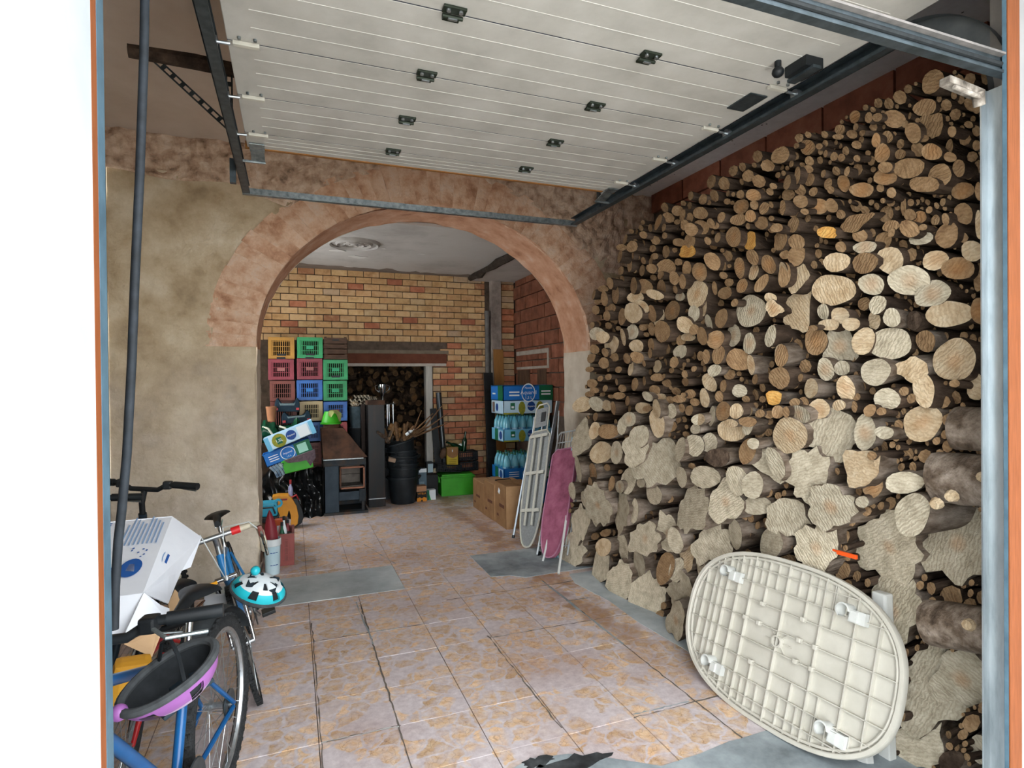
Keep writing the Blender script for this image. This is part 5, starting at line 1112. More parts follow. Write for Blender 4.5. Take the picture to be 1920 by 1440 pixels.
leaner('wooden_board', 'tall orange-brown wooden board leaning on the corner pier', 'board', Vector((2.79, 7.72, 0)), at(934, 655, Y=7.84), 0, mat('varnished_board', ['#7d5428', '#946838'], 5, .5, stretch=(3, 3, .5)), box=(.15, .02))

# ---- stored water: trays and bottles
WX, WY, WW, WD = 2.41, 6.60, .66, .45
waterm = mat('clear_water_bottle', ['#5fb3cc', '#86cbdc'], 5, .12, spec=.6, alpha=.75); capm = plastic('dkgreen', '#0c4a33', '#126043'); lab_w = mat('bottle_label', ['#2e8fb8', '#1d6f9c', '#bfe0ec'], 14, .4)
bproto = None
def wbottle(x, y, z, lab):
    global bproto
    if bproto is None:
        r = thing('water_bottle', lab, 'bottle', (x, y, z), (0, 0, 0), 'water bottles in the stacked trays')
        MB().lathe([(1e-6, 0), (.046, .0), (.05, .015), (.05, .10), (.047, .11), (.05, .12), (.05, .19), (.044, .235), (.026, .275), (.014, .30), (.014, .31), (1e-6, .31)], 16).build('bottle_body', waterm, r, smooth=True)
        MB().lathe([(.0505, .075), (.0505, .16)], 16).build('label_band', lab_w, r, smooth=True); MB().lathe([(.017, .297), (.017, .322), (1e-6, .323)], 12).build('cap', capm, r, smooth=True)
        bproto = r; return
    r = bproto.copy(); C.objects.link(r); r.location = (x, y, z); r.rotation_euler = (0, 0, rv.uniform(0, 6)); r['label'] = lab
    for ch in bproto.children:
        c = ch.copy(); C.objects.link(c); c.parent = r
wb_base = MB().b2((WX-.02, WY-.02, 0), (WX+WW+.02, WY+WD+.02, .30)).build('drinks_tray', blue_p, None, bevel=.004); wb_base.name = 'drinks_tray'; tag(wb_base, 'deep blue carton at the foot of the water bottle stack behind the cardboard boxes', 'drinks tray')
for lev, (z, lab) in enumerate(((.31, 'clear water bottle with green cap in the lower tray of the stack'), (.79, 'clear water bottle with green cap in the upper tray of the stack'))):
    t = tray('drinks_tray', ('printed cardboard tray holding the lower row of water bottles', 'printed cardboard tray holding the upper row of water bottles')[lev], (WX, WY, z), (0, 0, 0), WW, WD, .15, sky_b if lev else blue_p, 'topB' if lev else 'blue')
    o_ = Vector((0, WD, 0))
    decal(t, 'print', green_p, (0, WD, 0), (0, -WD, 0), (0, 0, .15), rect(.3, 0, .55, 1)); decal(t, 'print', pale_p, (0, WD, 0), (0, -WD, 0), (0, 0, .15), rect(.6, .1, .95, .9)); decal(t, 'print', navy_p, (0, WD, 0), (0, -WD, 0), (0, 0, .15), circ(.78, .5, .12, 16, .34))
    for i in range(6):
        for j in range(4): wbottle(WX+.06+i*.108, WY+.06+j*.108, z+.012, lab)
z2 = .79+.012+.325
t = tray('drinks_tray', 'pale printed drinks tray with green foliage print on top of the water bottles', (WX, WY, z2), (0, 0, 0), WW, WD, .165, pale_p, 'topB')
decal(t, 'print', mat('print_brown', ['#6a5b52']), (0, WD, 0), (0, -WD, 0), (0, 0, .165), rect(.1, .1, .3, .9)); decal(t, 'print', navy_p, (0, WD, 0), (0, -WD, 0), (0, 0, .165), circ(.5, .5, .1, 16, .3))
t = tray('drinks_tray', 'topmost blue and dark green printed drinks tray of the water stack', (WX-.005, WY-.005, z2+.167), (0, 0, 0), WW+.01, WD+.01, .19, blue_p, 'topA')
decal(t, 'print', green_p, (0, WD, 0), (0, -WD, 0), (0, 0, .19), rect(.6, 0, 1, 1)); decal(t, 'print', white_p, (0, WD, 0), (0, -WD, 0), (0, 0, .19), rect(.15, .4, .4, .5)); MB().b2((.0, .0, .18), (WW+.01, WD+.01, .188)).build('top_panel', green_p, t)

# ---- cardboard boxes in a row
for k, (y0, y1, h, d, lab) in enumerate(((6.33, 6.77, .345, .33, 'brown cardboard box, rearmost of the row by the water bottles'), (5.95, 6.31, .40, .36, 'brown cardboard box in the middle of the row with a black strap on top'), (5.575, 5.935, .445, .30, 'brown cardboard box with a white sticker, front of the row by the folded frames'))):
    t = thing('cardboard_box', lab, 'box', (2.055, y0, 0), (0, 0, (-.02, .01, -.015)[k]))
    MB().b2((0, 0, 0), (d, y1-y0, h)).build('carton_body', card, t, bevel=.003)
    bx(t, 'front_panel', card_l, (.002, -.002, .002), (d-.002, .001, h-.002), 0)
    for s in (0, 1): MB().b2((.003+s*(d/2), .004, h), (d/2-.004+s*(d/2), y1-y0-.004, h+.004)).build('top_flap', card_l if k < 2 else card, t)
    dk = mat('box_print', ['#5a3526'], rough=.8)
    decal(t, 'print', dk, (0, y1-y0, 0), (0, -1, 0), (0, 0, 1), rect(.14, h*.45, .3, h*.53)); decal(t, 'print', dk, (0, y1-y0, 0), (0, -1, 0), (0, 0, 1), rect(.06, h*.2, .12, h*.26))
    if k == 2: decal(t, 'sticker', white_p, (0, y1-y0, 0), (0, -1, 0), (0, 0, 1), [(.1, h*.78), (.15, h*.74), (.18, h*.84), (.13, h*.9)])
    if k == 1: MB().tube([(.1, .05, h+.008), (.25, .06, h+.012), (.28, .25, h+.01), (.1, .24, h+.008)], .006, 6, closed=True).build('strap', black_pl, t, smooth=True)

# ---- folded racks and ironing boards leaning by the pillar
def frame_of(base, top, side):
    """axes of a leaning flat thing: up along base->top, side along the face"""
    up = (top-base).normalized(); s = Vector(side); s = (s - up*s.dot(up)).normalized(); return up, s, s.cross(up)
def board_outline(L, w_, n=10):
    pts = [(-w_*.32, L), (w_*.32, L), (w_*.5, L-.05), (w_*.5, L*.42)]
    for k in range(1, n): a = k/n*PI/2; pts.append((w_*.5*math.cos(a)**.8 if k < n else 0, L*.42*(1-math.sin(a))))
    pts.append((0, 0)); pts += [(-x, y) for x, y in pts[:3:-1][1:]]; pts += [(-w_*.5, L*.42), (-w_*.5, L-.05)]
    return pts
SIDE = (.25, -.97, 0)
# pale board seen from below
B0 = at(987, 1026, Z=.01); T0 = at(1019, 758, X=2.36); up, s, nn = frame_of(B0, T0, SIDE); L = (T0-B0).length
t = thing('ironing_board', 'bare pale ironing board seen from its ribbed underside', 'ironing board', B0)
Pt = lambda a, b, c=0: s*a + up*b + nn*c
metal_w = mat('cream_metal', ['#b3b2a6', '#c6c5ba'], 12, .45); mesh_g = mat('grey_mesh_metal', ['#77797a', '#8d9090'], 60, .55, .4)
ol = board_outline(L*.80, .30)
MB().tube([Pt(a, b) for a, b in ol], .009, 8, closed=True).build('edge_tube', metal_w, t, smooth=True)
MB().prism(ol, lambda a, b, q: Pt(a*.97, b*.99+.004, q-.01), .008).build('top_sheet', mesh_g, t)
for yy in (.3, .62, .95): MB().box(Pt(0, yy*L*.8, .016), (.26, .012, .03), Matrix((s, nn, up)).transposed()).build('cross_brace', metal_w, t)
for a in (-.05, .05): MB().tube([Pt(a, .14*L, .016), Pt(a, .77*L, .016)], .012, 6).build('support_rail', metal_w, t)
MB().tube([Pt(-.10, L*.80), Pt(-.10, L*.97), Pt(-.06, L), Pt(.06, L), Pt(.10, L*.97), Pt(.10, L*.80)], .008, 8, closed=True).build('iron_rest', metal_w, t, smooth=True)
MB().box(Pt(0, L*.9, .002), (.17, .004, L*.14), Matrix((s, nn, up)).transposed()).build('rest_plate', mesh_g, t); MB().box(Pt(.03, L*.9, .008), (.06, .006, L*.07), Matrix((s, nn, up)).transposed()).build('rest_slot', black_pl, t)
# folded legs of the board, beside it
def rod(parent, name, pts, r, m): return MB().tube(pts, r, 8).build(name, m, parent, smooth=True)
B1 = at(962, 1009, Z=.0); T1 = at(1003, 782, X=2.33)
t = thing('folded_frame', 'grey tubular folding frame leaning left of the pale ironing board', 'folding frame', B1)
O = Vector((0, 0, 0)); d = T1-B1; sd = Vector((.075, -.10, 0))
grey_t = mat('grey_tube', ['#7b8288', '#969da3'], 10, .35, .7)
rod(t, 'leg_tube', [O, d*.62, d*.72+Vector((.02, -.01, 0)), d], .012, grey_t); rod(t, 'leg_tube', [sd, sd+d*.62, sd+d*.74, sd*.8+d*.99], .012, grey_t); rod(t, 'cross_bar', [d, d+sd*.8], .011, grey_t); rod(t, 'cross_bar', [d*.35, d*.35+sd], .01, grey_t)
MB().box(d*.45+sd*.5, (.09, .008, .62), Matrix((sd.normalized(), sd.normalized().cross(d.normalized()), d.normalized())).transposed()).build('plate', mat('slate_plate', ['#5a626b', '#707983'], 9, .5), t)
for q in (O, sd): MB().tube([q-Vector((0, 0, 0)), q+d*.025], .015, 8).build('foot', black_pl, t)
# pole behind the board
leaner('curtain_rail', 'grey metal rail leaning behind the pale ironing board', 'rail', at(1004, 1000, X=2.28), at(1046, 752, X=2.50), 0, alu, box=(.035, .025))
leaner('thin_rod', 'thin steel hoop rod leaning behind the wire clothes rack', 'rod', at(1036, 1000, X=2.40), at(1048, 770, X=2.60), .006, alu)
# wire clothes rack
B2 = at(1007, 1040, Z=.01); T2 = at(1048, 812, X=2.42); up, s, nn = frame_of(B2, T2, (.35, -.94, 0)); L = (T2-B2).length; W_ = .34
t = thing('clothes_rack', 'white wire clothes drying rack folded flat behind the pink board', 'drying rack', B2); wirem = mat('white_wire', ['#a9b0b3', '#c3c9cb'], 9, .4, .3)
P2 = lambda a, b, c=0: s*a + up*b + nn*c
MB().tube([P2(0, 0), P2(0, L-.03), P2(.03, L), P2(W_-.03, L), P2(W_, L-.03), P2(W_, 0)], .008, 8).build('outer_frame', wirem, t, smooth=True)
for k in range(1, 10): rod(t, 'wire', [P2(W_*k/10, .06), P2(W_*k/10, L-.005)], .003, wirem)
for k in range(5): rod(t, 'cross_wire', [P2(0, .08+L*k*.21), P2(W_, .08+L*k*.21)], .0045, wirem)
for a in (-.025, W_*.4): rod(t, 'leg_tube', [P2(a, -.0, -.03), P2(a, L*.86, -.03)], .009, mat('bluish_tube', ['#7fa4b8', '#9dbccb'], 9, .35, .4))
MB().box(P2(.0, L*.78, -.03), (.022, .022, .2), Matrix((s, nn, up)).transposed()).build('blue_sleeve', mat('sky_sleeve', ['#4f97bd'], rough=.5), t, bevel=.003)
MB().box(P2(.0, .01, -.02), (.03, .03, .05), Matrix((s, nn, up)).transposed()).build('foot', black_pl, t, bevel=.004)
MB().tube([P2(-.02, .12, -.04), P2(.10, -.0, -.05), P2(.2, .0, -.05)], .012, 8).build('foot_bar', mat('bluish_tube', ['#7fa4b8']), t, smooth=True)
# pink board
B3 = at(1030, 1046, Z=.03); T3 = at(1061, 842, X=2.36); up, s, nn = frame_of(B3, T3, (.32, -.95, 0)); L = (T3-B3).length
t = thing('pink_ironing_board', 'small ironing board with a faded pink cloth cover', 'ironing board', B3)
P3 = lambda a, b, c=0: s*a + up*b + nn*c
ol = board_outline(L, .30)
MB().prism(ol, lambda a, b, q: P3(a, b, q-.028), .035).build('cover', mat('faded_pink_cloth', ['#7c4157', '#9a5870', '#ab6a80'], 9, .9, bump=.25, bscale=120, detail=9), t, bevel=.006)
MB().tube([P3(a*.97, b, .012) for a, b in ol], .006, 6, closed=True).build('edge_piping', mat('pink_piping', ['#a7708a', '#b9849b'], 9, .8), t, smooth=True)
wl = mat('white_leg', ['#c4c6c4', '#d6d8d6'], 9, .4)
e0 = at(1047, 1076, Z=.004); MB().tube([e0-B3, P3(.09, L*.5, -.04)], .010, 8).build('leg', wl, t, smooth=True)
e1 = at(1018, 1052, Z=.004); MB().tube([e1-B3, P3(-.07, L*.4, -.04)], .009, 8).build('leg', wl, t, smooth=True)
# dark pans between rack and pile
leaner('blue_tube', 'bluish folded tube leaning between the pink board and the logs', 'tube', at(1062, 1000, X=2.28), at(1074, 820, X=2.40), .009, MATS['bluish_tube'])

# ---- by the arch pillar: bucket, red crate, toolbox, chainsaw
t = thing('white_bucket', 'white paint bucket with faded blue print beside the arch pillar', 'bucket', (-.165, 5.04, 0)); t.scale = (.60, .60, .9); MB().lathe([(1e-6, 0), (.092, 0), (.105, .27), (.112, .272), (.112, .285), (.106, .29), (.112, .30), (.112, .315), (.098, .315), (.086, .02)], 26).build('bucket_wall', mat('bluish_white_plastic', ['#a9c4cf', '#c2d7df'], 5, .45), t, smooth=True); MB().lathe([(.1085, .255), (.1135, .26), (.1135, .318), (.104, .32)], 26).build('rim', mat('white_rim', ['#d0d6d8'], rough=.45), t, smooth=True)
for zz in (.09, .2):
    for k in range(3):
        a = -PI/2 + .35*k - .1; MB().box((.102*math.cos(a)*(.95+.18*zz), .102*math.sin(a)*(.95+.18*zz), zz), (.03, .003, .006), (0, 0, a+PI/2)).build('print_line', navy_p, t)
t = thing('red_scoop', 'long dark red plastic scoop standing in the white bucket', 'scoop', (-.165, 5.05, .06)); t.scale = (.62, .62, .9); b = MB(); rows = []
for i in range(13):
    f = i/12; w_ = .075*math.sin(PI*min(1, f*.75+.25))**.8+.004; rows.append([b.bm.verts.new((w_*c - .03*f, -.03 - .03*(1-c*c), .14+f*.37)) for c in (-1, -.6, -.2, .2, .6, 1)])
for i in range(12):
    for q in range(5): b.face([rows[i][q], rows[i+1][q], rows[i+1][q+1], rows[i][q+1]])
b.build('blade', plastic('crimson', '#6d1a24', '#84242e'), t, smooth=True); MB().tube([(0, -.02, .0), (-.01, -.03, .3)], .014, 8).build('spine', plastic('crimson', '#6d1a24', '#84242e'), t)
crate('plastic_crate', 'small faded red plastic crate on the floor beside the white bucket', -.125, 5.21, 0, .125, .33, .27, plastic('brick', '#7a3834', '#944a44'), None, bars=6)
for (x, y, hh, m, lab) in ((-.08, 5.33, .42, white_p, 'white spray bottle standing in the small red crate'), (-.05, 5.42, .36, plastic('crimson', '#6d1a24', '#84242e'), 'dark red bottle standing in the small red crate'), (-.095, 5.27, .38, capm, 'green bottle standing in the small red crate')):
    t = thing('cleaning_bottle', lab, 'bottle', (x, y, .016)); MB().lathe([(1e-6, 0), (.026, 0), (.028, .02), (.026, hh*.6), (.01, hh*.75), (.009, hh*.85)], 14).build('bottle_body', m, t, smooth=True); MB().lathe([(.012, hh*.82), (.012, hh*.9), (1e-6, hh*.9)], 12).build('cap', black_pl, t)
t = thing('tool_case', 'turquoise plastic tool case behind the red scoop', 'tool case', (-.30, 5.78, .30)); cyan = plastic('cyan', '#1f8fae', '#2ba3c2')
MB().b2((-.1, 0, 0), (.16, .16, .13)).build('case_body', cyan, t, bevel=.02); MB().tube([(-.02, -.012, .03), (-.0, -.016, .09), (.12, -.016, .09), (.14, -.012, .03)], .008, 8).build('grip', black_pl, t, smooth=True); MB().lathe([(.022, -.01), (.04, -.01), (.04, .02), (.022, .02)], 18, (.165, .02, .12), Euler((PI/2, 0, 0)).to_matrix()).build('loop', cyan, t, smooth=True); bx(t, 'tray', black_pl, (-.1, -.01, -.05), (.17, .16, 0), .008)
o = MB().b2((-.45, 5.72, 0), (-.06, 5.98, .25)).build('storage_box', mat('dim_storage', ['#4c3327', '#6b4636'], 6, .8), None, bevel=.005); tag(o, 'brown storage box under the turquoise tool case', 'box')
t = thing('orange_drill_case', 'orange plastic case end behind the red scoop', 'case', (-.165, 5.66, .02)); MB().b2((0, 0, 0), (.07, .05, .28)).build('case_body', plastic('orange', '#b04a16', '#c85a20'), t, bevel=.008); bx(t, 'latch', white_p, (.02, -.005, .1), (.05, 0, .22), .002)
t = thing('chainsaw', 'yellow chainsaw housing with a black bar guard on the floor before the black sheeting', 'chainsaw', at(520, 988, Z=0)+Vector((0, .05, 0))); ye = plastic('sawyellow', '#c07d12', '#d6931e')
w0 = at(520, 985, Y=6.45); sc1 = 1.0
def pxs(u, v): q = at(u, v, Y=6.45); return (q.x - t.location.x, q.z)
body = [pxs(*q) for q in ((510, 934), (520, 931), (541, 931), (549, 938), (556, 950), (560, 970), (558, 985), (551, 989), (547, 992), (545, 990), (546, 978), (546, 966), (543, 957), (540, 959), (538, 975), (528, 984), (524, 968), (519, 952))]
MB().prism(body, lambda a, b, q: (a, q-.2, b), .16).build('housing', ye, t, bevel=.006)
gp = [pxs(*q) for q in ((549, 938), (558, 938), (566, 958), (570, 972), (566, 984), (556, 990), (552, 986), (559, 978), (560, 966), (556, 950))]
MB().prism(gp, lambda a, b, q: (a, q-.17, b), .1).build('bar_guard', black_pl, t, bevel=.006)
hs_ = [pxs(*q) for q in ((519, 937), (539, 936), (538, 939.5), (520, 940.5))]; MB().prism(hs_, lambda a, b, q: (a, q-.205, b), .02).build('handle_slot', plastic('crimson', '#6d1a24', '#84242e'), t)
MB().tube([(pxs(544, 939)[0], -.1, pxs(544, 939)[1]), (pxs(556, 940)[0], -.12, pxs(556, 932)[1]), (pxs(560, 944)[0], -.1, pxs(562, 942)[1])], .012, 8).build('red_trigger', plastic('red', '#8c1f24', '#a52a2e'), t, smooth=True)

# ---- firewood in the dark store room
lp = None; ra = random.Random(31)
for r_ in range(13):
    for k in range(14):
        x = .45 + k*.115 + (.055 if r_ % 2 else 0) + ra.uniform(-.05, .05); z = .60 + r_*.098 + ra.uniform(-.045, .045)
        if x > 1.95 or ra.random() < .22: continue
        if r_ < 4 and x < 1.1: continue
        if lp is None:
            body = MB(); n_ = 12; rings = []
            for q, f in enumerate((0, .03, .5, 1)): rings.append([body.bm.verts.new((.05*math.cos(2*PI*i/n_)*(1+.08*math.sin(3*i)), f*.35, .05*math.sin(2*PI*i/n_)*(1+.1*math.sin(2*i)))) for i in range(n_)])
            for A, B in zip(rings, rings[1:]):
                for i in range(n_): body.face([A[i], A[(i+1) % n_], B[(i+1) % n_], B[i]])
            body.mi = 1; body.face([body.bm.verts.new((v.co.x*.97, -.001, v.co.z*.97)) for v in rings[0]]); body.mi = 0
            me_l = body.mesh('store_log', [bark_d, cut_mat('dim_cut_wood', ['#4a3a2a', '#6d563e', '#8a6e50'])], smooth=True); lp = 1  # cut ends coloured dark to stand for the dimness of the store room
        o = link('store_log', me_l, None, (x, 8.75+ra.uniform(-.06, .08), z)); s_ = ra.uniform(.4, 1.5); o.scale = (s_*ra.uniform(.6, 1.3), 1, s_); o.rotation_euler = (ra.uniform(-.3, .3), ra.uniform(0, 6), ra.uniform(-.7, .7))
        tag(o, 'firewood log stacked in the dark store room beyond the doorway', 'log', 'firewood in the dark store room')
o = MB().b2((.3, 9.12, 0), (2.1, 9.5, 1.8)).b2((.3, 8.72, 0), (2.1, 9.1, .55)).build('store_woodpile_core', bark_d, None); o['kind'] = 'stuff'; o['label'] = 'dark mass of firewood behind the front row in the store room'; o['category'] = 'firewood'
# ================================================================== WHITE TABLE
def table():
    yaw, lean, roll, a, b, n = .058, .327, .03, .558, .367, 2.6
    e1 = Vector((math.sin(yaw), -math.cos(yaw), 0)); up = Vector((0, 0, 1))*math.cos(lean) + Vector((math.cos(yaw), math.sin(yaw), 0))*math.sin(lean)
    d1 = e1*math.cos(roll) + up*math.sin(roll); d2 = -e1*math.sin(roll) + up*math.cos(roll); nn = d1.cross(d2)
    N_ = 72; ring = []
    for k in range(N_):
        t_ = 2*PI*k/N_; c, s = math.cos(t_), math.sin(t_)
        ring.append((a*math.copysign(abs(c)**(2/n), c), b*math.copysign(abs(s)**(2/n), s)))
    zmin = min((d1*u + d2*v).z for u, v in ring); loc = Vector((2.039, 2.009, -zmin+.002))
    t = thing('oval_table_top', 'white plastic oval table top leaning on its edge against the woodpile', 'table top', loc)
    P = lambda u, v, q=0: d1*u + d2*v + nn*q
    MB().prism([(u*.975, v*.965) for u, v in ring], lambda u, v, q: P(u, v, q-.028), .006).build('top_panel', whitep, t)
    # rim: flat lip, outer lip
    r_ = MB(); secs = ((1.0, 1.0, -.026), (1.004, 1.004, -.004), (.998, .997, .004), (.972, .962, .004), (.965, .952, .0), (.962, .95, -.024)); rows = []
    for u, v in ring: rows.append([r_.bm.verts.new(P(u*f, v*g, q)) for f, g, q in secs])
    for k in range(N_):
        for q in range(len(secs)-1): r_.face([rows[k][q], rows[(k+1) % N_][q], rows[(k+1) % N_][q+1], rows[k][q+1]])
    r_.build('rim', whitep, t, smooth=True)
    r2 = MB(); r2.tube([P(u*.945, v*.928, -.012) for u, v in ring], .007, 8, closed=True); r2.build('inner_bead', whitep, t, smooth=True)
    ext = lambda v, A, B: A*max(0, 1-(abs(v)/B)**n)**(1/n)*.955
    R = Matrix((d1, d2, nn)).transposed()
    for v in (-.29, -.215, -.135, -.045, .045, .135, .215, .29):
        L = ext(v, a, b); MB().box(P(0, v, -.015), (2*L, .004, .024), R).build('rib', whitep, t)
    for k, u in enumerate((-.475, -.42, -.385, -.34, -.27, -.19, -.11, 0, .11, .19, .24, .34, .44)):
        L = b*max(0, 1-(abs(u)/a)**n)**(1/n)*.95
        if abs(u) in (.11, .24): 
            MB().box(P(u, (L+.135)/2, -.017), (.004, L-.135, .02), R).build('rib', whitep, t); MB().box(P(u, -(L+.135)/2, -.017), (.004, L-.135, .02), R).build('rib', whitep, t)
        else: MB().box(P(u, 0, -.015), (.004, 2*L, .024), R).build('rib', whitep, t)
    for u in (-.305, -.23, -.15, -.06, .06, .15, .23, .29, .39):
        for s in (-1, 1):
            L = b*max(0, 1-(abs(u)/a)**n)**(1/n)*.95
            if L > .24: MB().box(P(u, s*(L+.215)/2, -.018), (.004, L-.215, .018), R).build('rib', whitep, t)
    for (u, v, sx) in ((-.34, .225, 1), (.30, .235, 1), (-.34, -.225, 1), (.30, -.235, 1)):
        s_ = MB().lathe([(.03, -.026), (.03, .035), (.024, .036), (.022, -.02)], 16, P(u, v), R, arc=PI*1.35); s_.box(P(u+.05, v-.012, -.004), (.07, .05, .03), R); s_.box(P(u+.04, v-.012, .012), (.03, .04, .02), R)
        s_.build('leg_socket', mat('bright_white_plastic', ['#bfc0bb', '#cbccc8'], 9, .45), t, smooth=True)
    for (u, v) in ((-.11, .135), (.11, .135), (.11, -.045), (.11, .045), (-.11, -.135), (.19, .045), (-.11, .045), (.19, -.045), (-.19, .045)):
        MB().box(P(u, v, -.008), (.02, .02, .026), R).build('boss', whitep, t, bevel=.004)
    MB().lathe([(.017, -.024), (.02, -.002), (.026, -.002), (.028, -.024)], 18, P(0, 0), R).build('parasol_hole', whitep, t, smooth=True); MB().lathe([(1e-6, -.02), (.017, -.02)], 16, P(0, 0), R).build('hole_shade', mat('hole_shade_tone', ['#7d766c'], rough=.9), t)  # darker disc stands for the shade inside the hole
    for k in range(8): q = PI*k/4; MB().box(P(.045*math.cos(q), .045*math.sin(q), -.02), (.05, .003, .01), R @ Matrix.Rotation(q, 3, 'Z')).build('star_rib', whitep, t)
table()
wl2 = mat('bright_white_plastic', ['#dfe0dc'])
def tleg(lab, b0, b1):
    t = thing('table_leg', lab, 'table leg', b0); d = b1-b0; x = Vector((0, 1, 0)); x = (x-d.normalized()*x.dot(d.normalized())).normalized(); R = Matrix((x.cross(d.normalized()), x, d.normalized())).transposed()
    MB().box(d*.36, (.042, .05, d.length*.72), R).build('lower_shaft', wl2, t, bevel=.006); MB().box(d*.86, (.05, .062, d.length*.28), R).build('upper_shaft', wl2, t, bevel=.01); MB().box(d*.72, (.056, .068, .012), R).build('collar', wl2, t, bevel=.003)
tleg('detached white plastic table leg standing behind the right end of the table top', at(1664, 1420, Z=.0), at(1654, 1110, X=2.27))
tleg('detached white plastic table leg whose foot shows under the table top', at(1622, 1430, Z=.0), at(1600, 1200, X=2.24))

# ================================================================== BICYCLES
tyrem = mat('tyre', ['#1a1c1d', '#2e3032'], 80, .85, bump=.8, bscale=120); spokem = mat('spoke', ['#a8adb0'], rough=.3, metal=.9)
def wheel(t, name, c, R_, rw, rimm, steer=None, knob=True):
    M3 = Euler((PI/2, 0, 0)).to_matrix()
    if steer: M3 = Euler((0, 0, steer)).to_matrix() @ M3
    ty = MB(); prof = [(R_-rw + rw*math.cos(2*PI*k/10), rw*math.sin(2*PI*k/10)*.9) for k in range(11)]; ty.lathe(prof, 48, c, M3)
    if knob:
        for k in range(56):
            a = 2*PI*k/56
            for s in (-.5, .5): ty.box(Vector(c) + M3 @ Vector(((R_)*math.cos(a), (R_)*math.sin(a), s*rw*.9)), (.010, .014, .012), M3 @ Matrix.Rotation(a, 3, 'Z'))
    w_ = ty.build(name, tyrem, t, smooth=True)
    ri = MB(); r1 = R_-rw*1.7; ri.lathe([(r1+.012, -rw*.5), (r1-.016, -rw*.42), (r1-.020, 0), (r1-.016, rw*.42), (r1+.012, rw*.5), (r1+.012, -rw*.5)], 48, c, M3); ri.build('rim', rimm, w_, smooth=True)
    sp = MB()
    for k in range(28):
        a = 2*PI*k/28; s = 1 if k % 2 else -1; b_ = a + (.5 if k % 4 < 2 else -.5)
        sp.tube([Vector(c) + M3 @ Vector((.022*math.cos(b_*1.0+s), .022*math.sin(b_*1.0+s), s*.028)), Vector(c) + M3 @ Vector((r1*math.cos(a), r1*math.sin(a), 0))], .0013, 5)
    sp.build('spokes', spokem, w_)
    MB().tube([Vector(c) + M3 @ Vector((0, 0, -.05)), Vector(c) + M3 @ Vector((0, 0, .05))], .013, 10).lathe([(.013, -.032), (.028, -.03), (.028, -.026), (.013, -.02)], 14, c, M3).lathe([(.013, .02), (.028, .026), (.028, .03), (.013, .032)], 14, c, M3).build('hub', alu, w_, smooth=True)
    return w_
def saddle(t, c, m, L=.25):
    b = MB(); rows = []
    for i in range(11):
        f = i/10; w_ = .022 + .052*max(0, (.5-f)/.5)**.8 if f < .5 else .022*(1-.5*(f-.5)); z = .012*math.sin(f*PI*1.2) + .02*max(0, .3-f)
        rows.append([b.bm.verts.new(Vector(c) + Vector((L*(f-.45), w_*math.cos(q), z + .028*math.sin(q)))) for q in [PI*k/8 for k in range(9)]] + [b.bm.verts.new(Vector(c) + Vector((L*(f-.45), 0, z-.012)))])
    for A, B in zip(rows, rows[1:]):
        n_ = len(A)
        for k in range(n_): b.face([A[k], A[(k+1) % n_], B[(k+1) % n_], B[k]])
    b.face(rows[0]); b.face(rows[-1][::-1])
    s = b.build('saddle', m, t, smooth=True); MB().tube([Vector(c)+Vector((-.07, .02, -.02)), Vector(c)+Vector((.09, .015, -.02))], .004, 6).tube([Vector(c)+Vector((-.07, -.02, -.02)), Vector(c)+Vector((.09, -.015, -.02))], .004, 6).build('rails', chrome, s)
